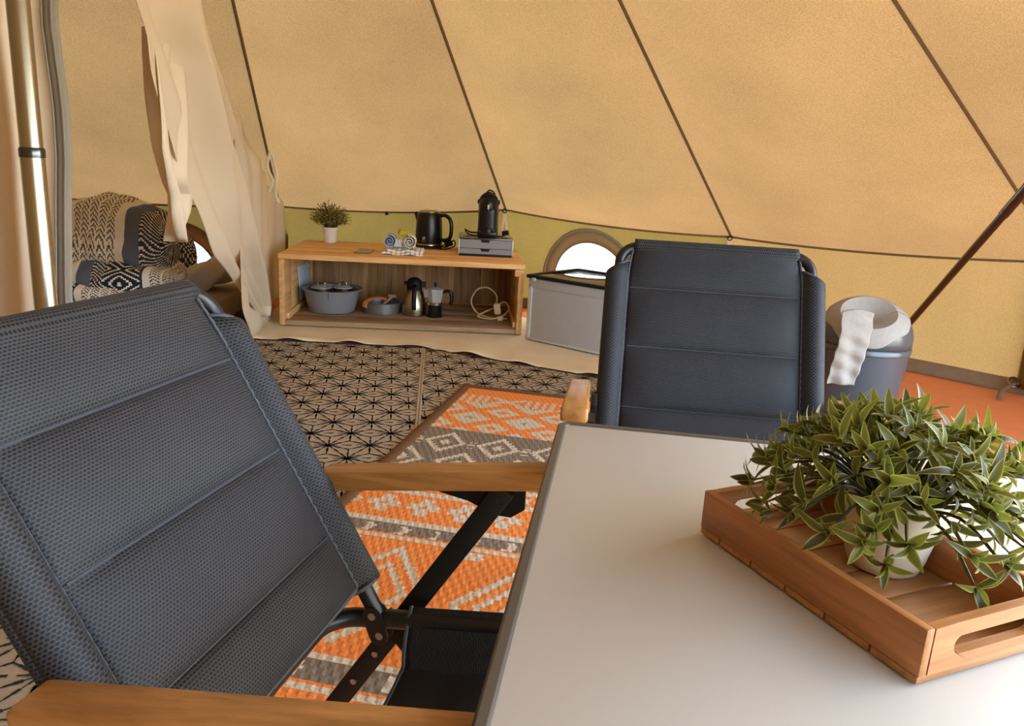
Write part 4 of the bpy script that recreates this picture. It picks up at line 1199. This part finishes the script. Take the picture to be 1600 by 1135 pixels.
t = thing('baking_tin', 'shallow round grey tin between the tub and the steel jug', 'tin', cabp(0.575, 0.40, INZ))
mb = MB(); lathe(mb, [(0.122, 0), (0.126, 0.004), (0.129, 0.066), (0.133, 0.070), (0.131, 0.073), (0.124, 0.068), (0.120, 0.008)], 48); build('tin', mb, plain('grey_tin', S(128, 128, 130), 0.35, 0.6), t)
t = thing('oven_glove', 'orange brown strap lying curled over the rim of the grey tin', 'strap', cabp(0.52, 0.33, INZ+0.07))
mb = MB(); tube(mb, bez([(-0.035, -0.065, -0.022), (-0.03, -0.055, 0.012), (0.0, -0.02, 0.030), (0.05, 0.01, 0.034), (0.085, 0.03, 0.026)], 7), 0.019, 10, flat=((0, 0, 1), 0.35, 1.0)); build('strap', mb, plain('orange_leather', S(176, 108, 58), 0.6, 0, 0.2, 40), t)
t.name = 'leather_strap'
t = thing('whisk', 'pale wooden utensil head lying in the grey tin', 'utensil', cabp(0.61, 0.42, INZ+0.010))
t.name = 'wooden_utensil'
mb = MB(); tube(mb, bez([(-0.07, -0.06, 0.006), (-0.01, 0.0, 0.05), (0.03, 0.03, 0.085)], 6), [0.008]*13, 10)
box(mb, (0.03, 0.03, 0.09), (0.06, 0.03, 0.02), 0.008); build('handle', mb, plain('pale_wood', S(176, 140, 104), 0.6), t)

t = thing('thermos_jug', 'round bellied steel thermos jug with black lid inside the bench', 'jug', cabp(0.793, 0.34, INZ), CY)
mb = MB(); lathe(mb, [(0.070, 0), (0.078, 0.005), (0.080, 0.02), (0.079, 0.06), (0.070, 0.11), (0.054, 0.155), (0.047, 0.172)], 48); build('body', mb, M_steel, t)
mb = MB(); lathe(mb, [(0.049, 0.170), (0.052, 0.185), (0.050, 0.215), (0.040, 0.235), (0.018, 0.246), (0.004, 0.248)], 36); prism(mb, [(-0.018, 0), (0.018, 0), (0.004, 0.03), (-0.004, 0.03)], 0.035, Matrix.Translation((0.044, 0, 0.185)) @ Matrix.Rotation(-PI/2, 4, 'Z')); prism(mb, [(-0.014, 0), (0.014, 0), (0.006, 0.02), (-0.006, 0.02)], 0.022, Matrix.Translation((-0.046, 0, 0.198)) @ Matrix.Rotation(PI/2, 4, 'Z')); build('lid', mb, M_mattblack, t)
mb = MB(); tube(mb, bez([(0.004, -0.044, 0.205), (0.004, -0.075, 0.185), (0.004, -0.092, 0.13), (0.004, -0.094, 0.08), (0.004, -0.086, 0.048)], 6), 0.0135, 10, flat=((1, 0, 0), 1.1, 0.5)); build('handle', mb, M_mattblack, t)
t = thing('moka_pot', 'eight sided aluminium moka pot with black base and handle inside bench', 'coffee pot', cabp(0.930, 0.30, INZ), CY)
mb = MB(); lathe(mb, [(0.050, 0), (0.052, 0.006), (0.044, 0.075), (0.043, 0.085)], 8, Matrix.Rotation(PI/8, 4, 'Z')); build('boiler', mb, M_blackplastic, t)
mb = MB(); lathe(mb, [(0.046, 0.080), (0.048, 0.082), (0.048, 0.096), (0.045, 0.098)], 32); build('collar', mb, M_steel, t)
mb = MB(); lathe(mb, [(0.042, 0.098), (0.054, 0.172), (0.055, 0.178)], 8, Matrix.Rotation(PI/8, 4, 'Z')); prism(mb, [(-0.020, 0), (0.020, 0), (0.003, 0.026), (-0.003, 0.026)], 0.05, Matrix.Translation((-0.046, 0, 0.128)) @ Matrix.Rotation(PI/2, 4, 'Z')); build('jug', mb, M_alu, t)
mb = MB(); lathe(mb, [(0.056, 0.178), (0.055, 0.183), (0.022, 0.194), (0.012, 0.196)], 8, Matrix.Rotation(PI/8, 4, 'Z')); ld = build('lid', mb, M_alulight, t)
mb = MB(); lathe(mb, [(0.006, 0.196), (0.007, 0.204), (0.011, 0.212), (0.011, 0.220), (0.005, 0.225)], 16); build('knob', mb, M_blackplastic, ld)
mb = MB(); tube(mb, bez([(0.050, 0, 0.165), (0.085, 0, 0.172), (0.103, 0, 0.155), (0.106, 0, 0.11), (0.098, 0, 0.085)], 6), 0.011, 10); build('handle', mb, M_blackplastic, t)

t = thing('extension_cord', 'coiled beige extension cord with plug in the right corner of bench', 'cord', cabp(1.290, 0.24, INZ), CY)
mb = MB(); tube(mb, bez([(0.09, 0.05, 0.02), (0.02, 0.02, 0.015), (-0.08, 0.04, 0.04), (-0.125, 0.06, 0.11), (-0.09, 0.09, 0.185), (-0.02, 0.10, 0.20), (0.04, 0.09, 0.15), (0.03, 0.06, 0.085), (-0.04, 0.0, 0.055), (-0.08, -0.02, 0.03), (0.0, -0.04, 0.02), (0.08, -0.02, 0.04), (0.12, 0.0, 0.085), (0.09, 0.02, 0.125), (0.05, 0.02, 0.10)], 6), 0.0058, 8); build('cable', mb, plain('beige_cable', S(178, 150, 112), 0.5), t)
mb = MB(); box(mb, (0.055, -0.01, 0.075), (0.045, 0.04, 0.075), 0.012, Matrix.Rotation(-0.15, 4, 'Y')); build('socket_block', mb, plain('beige_plug', S(190, 164, 128), 0.5), t)
mb = MB(); box(mb, (0.065, -0.015, 0.022), (0.038, 0.04, 0.032), 0.008); cyl(mb, (0.085, -0.02, 0.022), (0.11, -0.02, 0.022), 0.004, 8); build('plug', mb, plain('beige_plug', S(190, 164, 128), 0.5), t)

# ------------------------------------------------------------------ grey storage box with black lid
SBp = Vector((0.075, 4.690)); SBy = math.radians(-37.5); sw, sd_, sh = 0.60, 0.52, 0.385
t = thing('storage_box', 'grey aluminium storage box with glossy black lid below the half-moon window', 'storage box', (SBp.x, SBp.y, 0.018), SBy)
mb = MB(); box(mb, (sw/2, sd_/2, sh/2), (sw-0.012, sd_-0.012, sh-0.02), 0.002); build('body', mb, M_alu, t)
for (x, y) in ((0.012, 0.012), (sw-0.012, 0.012), (0.012, sd_-0.012), (sw-0.012, sd_-0.012)):
    mb = MB(); box(mb, (x, y, sh/2-0.02), (0.028, 0.028, sh-0.05), 0.003); build('corner_post', mb, M_alulight, t)
mb = MB(); box(mb, (sw/2, sd_/2, 0.006), (sw+0.008, sd_+0.008, 0.014), 0.003); build('base_frame', mb, M_alulight, t)
mb = MB(); box(mb, (sw/2, sd_/2, sh-0.040), (sw+0.004, sd_+0.004, 0.055), 0.004); build('top_band', mb, M_alu, t)
mb = MB(); ring_prism(mb, [(-0.012, -0.012), (sw+0.012, -0.012), (sw+0.012, sd_+0.012), (-0.012, sd_+0.012)], [(0.02, 0.02), (sw-0.02, 0.02), (sw-0.02, sd_-0.02), (0.02, sd_-0.02)], 0.020, Matrix.Translation((0, 0, sh-0.012))); lf = build('lid_frame', mb, M_mattblack, t)
mb = MB(); box(mb, (sw/2, sd_/2, sh-0.002), (sw-0.03, sd_-0.03, 0.012), 0.001); build('lid_panel', mb, M_glass, t)
mb = MB(); box(mb, (0.045, -0.012, sh-0.016), (0.028, 0.014, 0.020), 0.004); build('latch', mb, M_alulight, t)

# ------------------------------------------------------------------ waste bin and its bag
BP = Vector((1.382, 3.06, 0.0135))
t = thing('waste_bin', 'tall grey enamel bin with domed lid standing by the tent wall', 'bin', BP)
prof = [(0.128, 0.0), (0.134, 0.006), (0.140, 0.03), (0.157, 0.20), (0.172, 0.385), (0.174, 0.400)]
mb = MB(); lathe(mb, prof, 64, capt=False); build('body', mb, M_bin, t)
mb = MB(); lathe(mb, [(0.134, 0.0), (0.138, 0.002), (0.139, 0.018), (0.136, 0.02)], 48); build('foot_ring', mb, M_mattblack, t)
mb = MB(); lathe(mb, [(0.174, 0.400), (0.1785, 0.404), (0.1785, 0.418), (0.175, 0.424)], 64, capb=False, capt=False); build('rim_band', mb, M_bin, t)
DC = Vector((0, 0, 0.452)); DR = 0.176; DZ = 0.150
dax = Vector((-0.20, -0.52, 0.80)).normalized()
def dome(d): return Vector((DC.x+d.x*DR, DC.y+d.y*DR, DC.z+d.z*DZ))
V = []; F = []; nn, mm = 96, 36
mb = MB(); prof2 = [(0.1755, 0.425), (0.176, 0.452)]
Vd = [Vector((DR*math.cos(2*PI*k/nn), DR*math.sin(2*PI*k/nn), 0.425)) for k in range(nn)]
for j in range(mm+1):
    e = j/mm*PI/2
    for k in range(nn): Vd.append(dome(Vector((math.cos(e)*math.cos(2*PI*k/nn), math.cos(e)*math.sin(2*PI*k/nn), math.sin(e)))))
for j in range(mm+1):
    for k in range(nn):
        q = (j*nn+k, j*nn+(k+1) % nn, (j+1)*nn+(k+1) % nn, (j+1)*nn+k)
        c = sum((Vd[i] for i in q), Vector())/4
        if (c-DC).normalized().angle(dax) > 0.84: F.append(q)
mb.add(Vd, F); solid(build('dome_lid', mb, M_bin, t), 0.003, -1)
bagt = thing('bin_bag', 'white bin liner folded over the bin opening with a hanging flap', 'bag', BP+Vector((0, 0, 0.30)))
sx_ = dax.orthogonal().normalized(); sx_ = Vector((1, 0, 0)); sx_ = (sx_-dax*sx_.dot(dax)).normalized(); sy_ = dax.cross(sx_)
def cap(u, v):
    a = 2*PI*u; wob = 0.06*math.sin(a*3+1)+0.03*math.sin(a*7)
    if v < 0.45: q = v/0.45; th_ = 1.02+wob-(1.02+wob-0.60)*q; r = 1.02
    else:
        q = (v-0.45)/0.55; th_ = 0.60*(1-q); r = 1.02-0.55*math.sin(q*PI/2)**0.8
    d = dax*math.cos(th_)+(sx_*math.cos(a)+sy_*math.sin(a))*math.sin(th_)
    return dome(d*r)-Vector((0, 0, 0.30))
mb = MB(); grid(mb, cap, 72, 40); solid(build('rim_fold', mb, M_bag, bagt), 0.0015)
def hang(u, v):
    x = -0.165+0.120*u*(0.85+0.15*v)-0.022*(1-v); z = 0.565-0.275*(1-v)
    y = -0.150-0.045*math.sin(min(1, (1-v)*2.5)*PI/2)+0.02*(1-v)+0.008*math.sin(u*9+v*6)*(1-v)+0.004*math.sin(v*31+u*5)
    return (x, y, z-0.30+0.012*math.sin(u*PI)*v)
mb = MB(); grid(mb, hang, 20, 40); solid(build('flap', mb, M_bag, bagt), 0.002)

# ------------------------------------------------------------------ tapes hanging from the eave, and pegs
for i, nm, lb in ((2, 'eave_tape', 'white cotton tape hanging from the eave behind the coffee machine'), (1, 'eave_tape', 'short white cotton tape hanging from the eave above the far chair')):
    p = pol(ang(i), RE-0.03, EZ[i]-0.012)
    t = thing(nm, lb, 'tape', p)
    mb = MB(); L = 0.20 if i == 2 else 0.11
    for dx in (-0.008, 0.012):
        tube(mb, bez([(dx*0.3, -0.01, 0.0), (dx, -0.015, -L*0.4), (dx*1.6, -0.012, -L*0.7), (dx*0.8+0.006, -0.015, -L)], 6), 0.009, 8, flat=((1, 0, 0), 1.0, 0.2))
    build('tape', mb, M_cream, t)
    mb = MB(); tube(mb, [(0.014*math.cos(a), -0.012, 0.014*math.sin(a)) for a in [k*PI/6 for k in range(12)]], 0.004, 6, closed=True); build('ring', mb, M_mattblack, t)
p = eave(2, 0.535)
t = tag(build('eave_toggle', lathe(MB(), [(0.004, -0.012), (0.012, -0.010), (0.012, 0.006), (0.005, 0.012)], 16), M_mattblack, loc=(p.x+0.02, p.y-0.03, p.z-0.012)), 'small black toggle on the eave between plant and kettle', 'toggle')
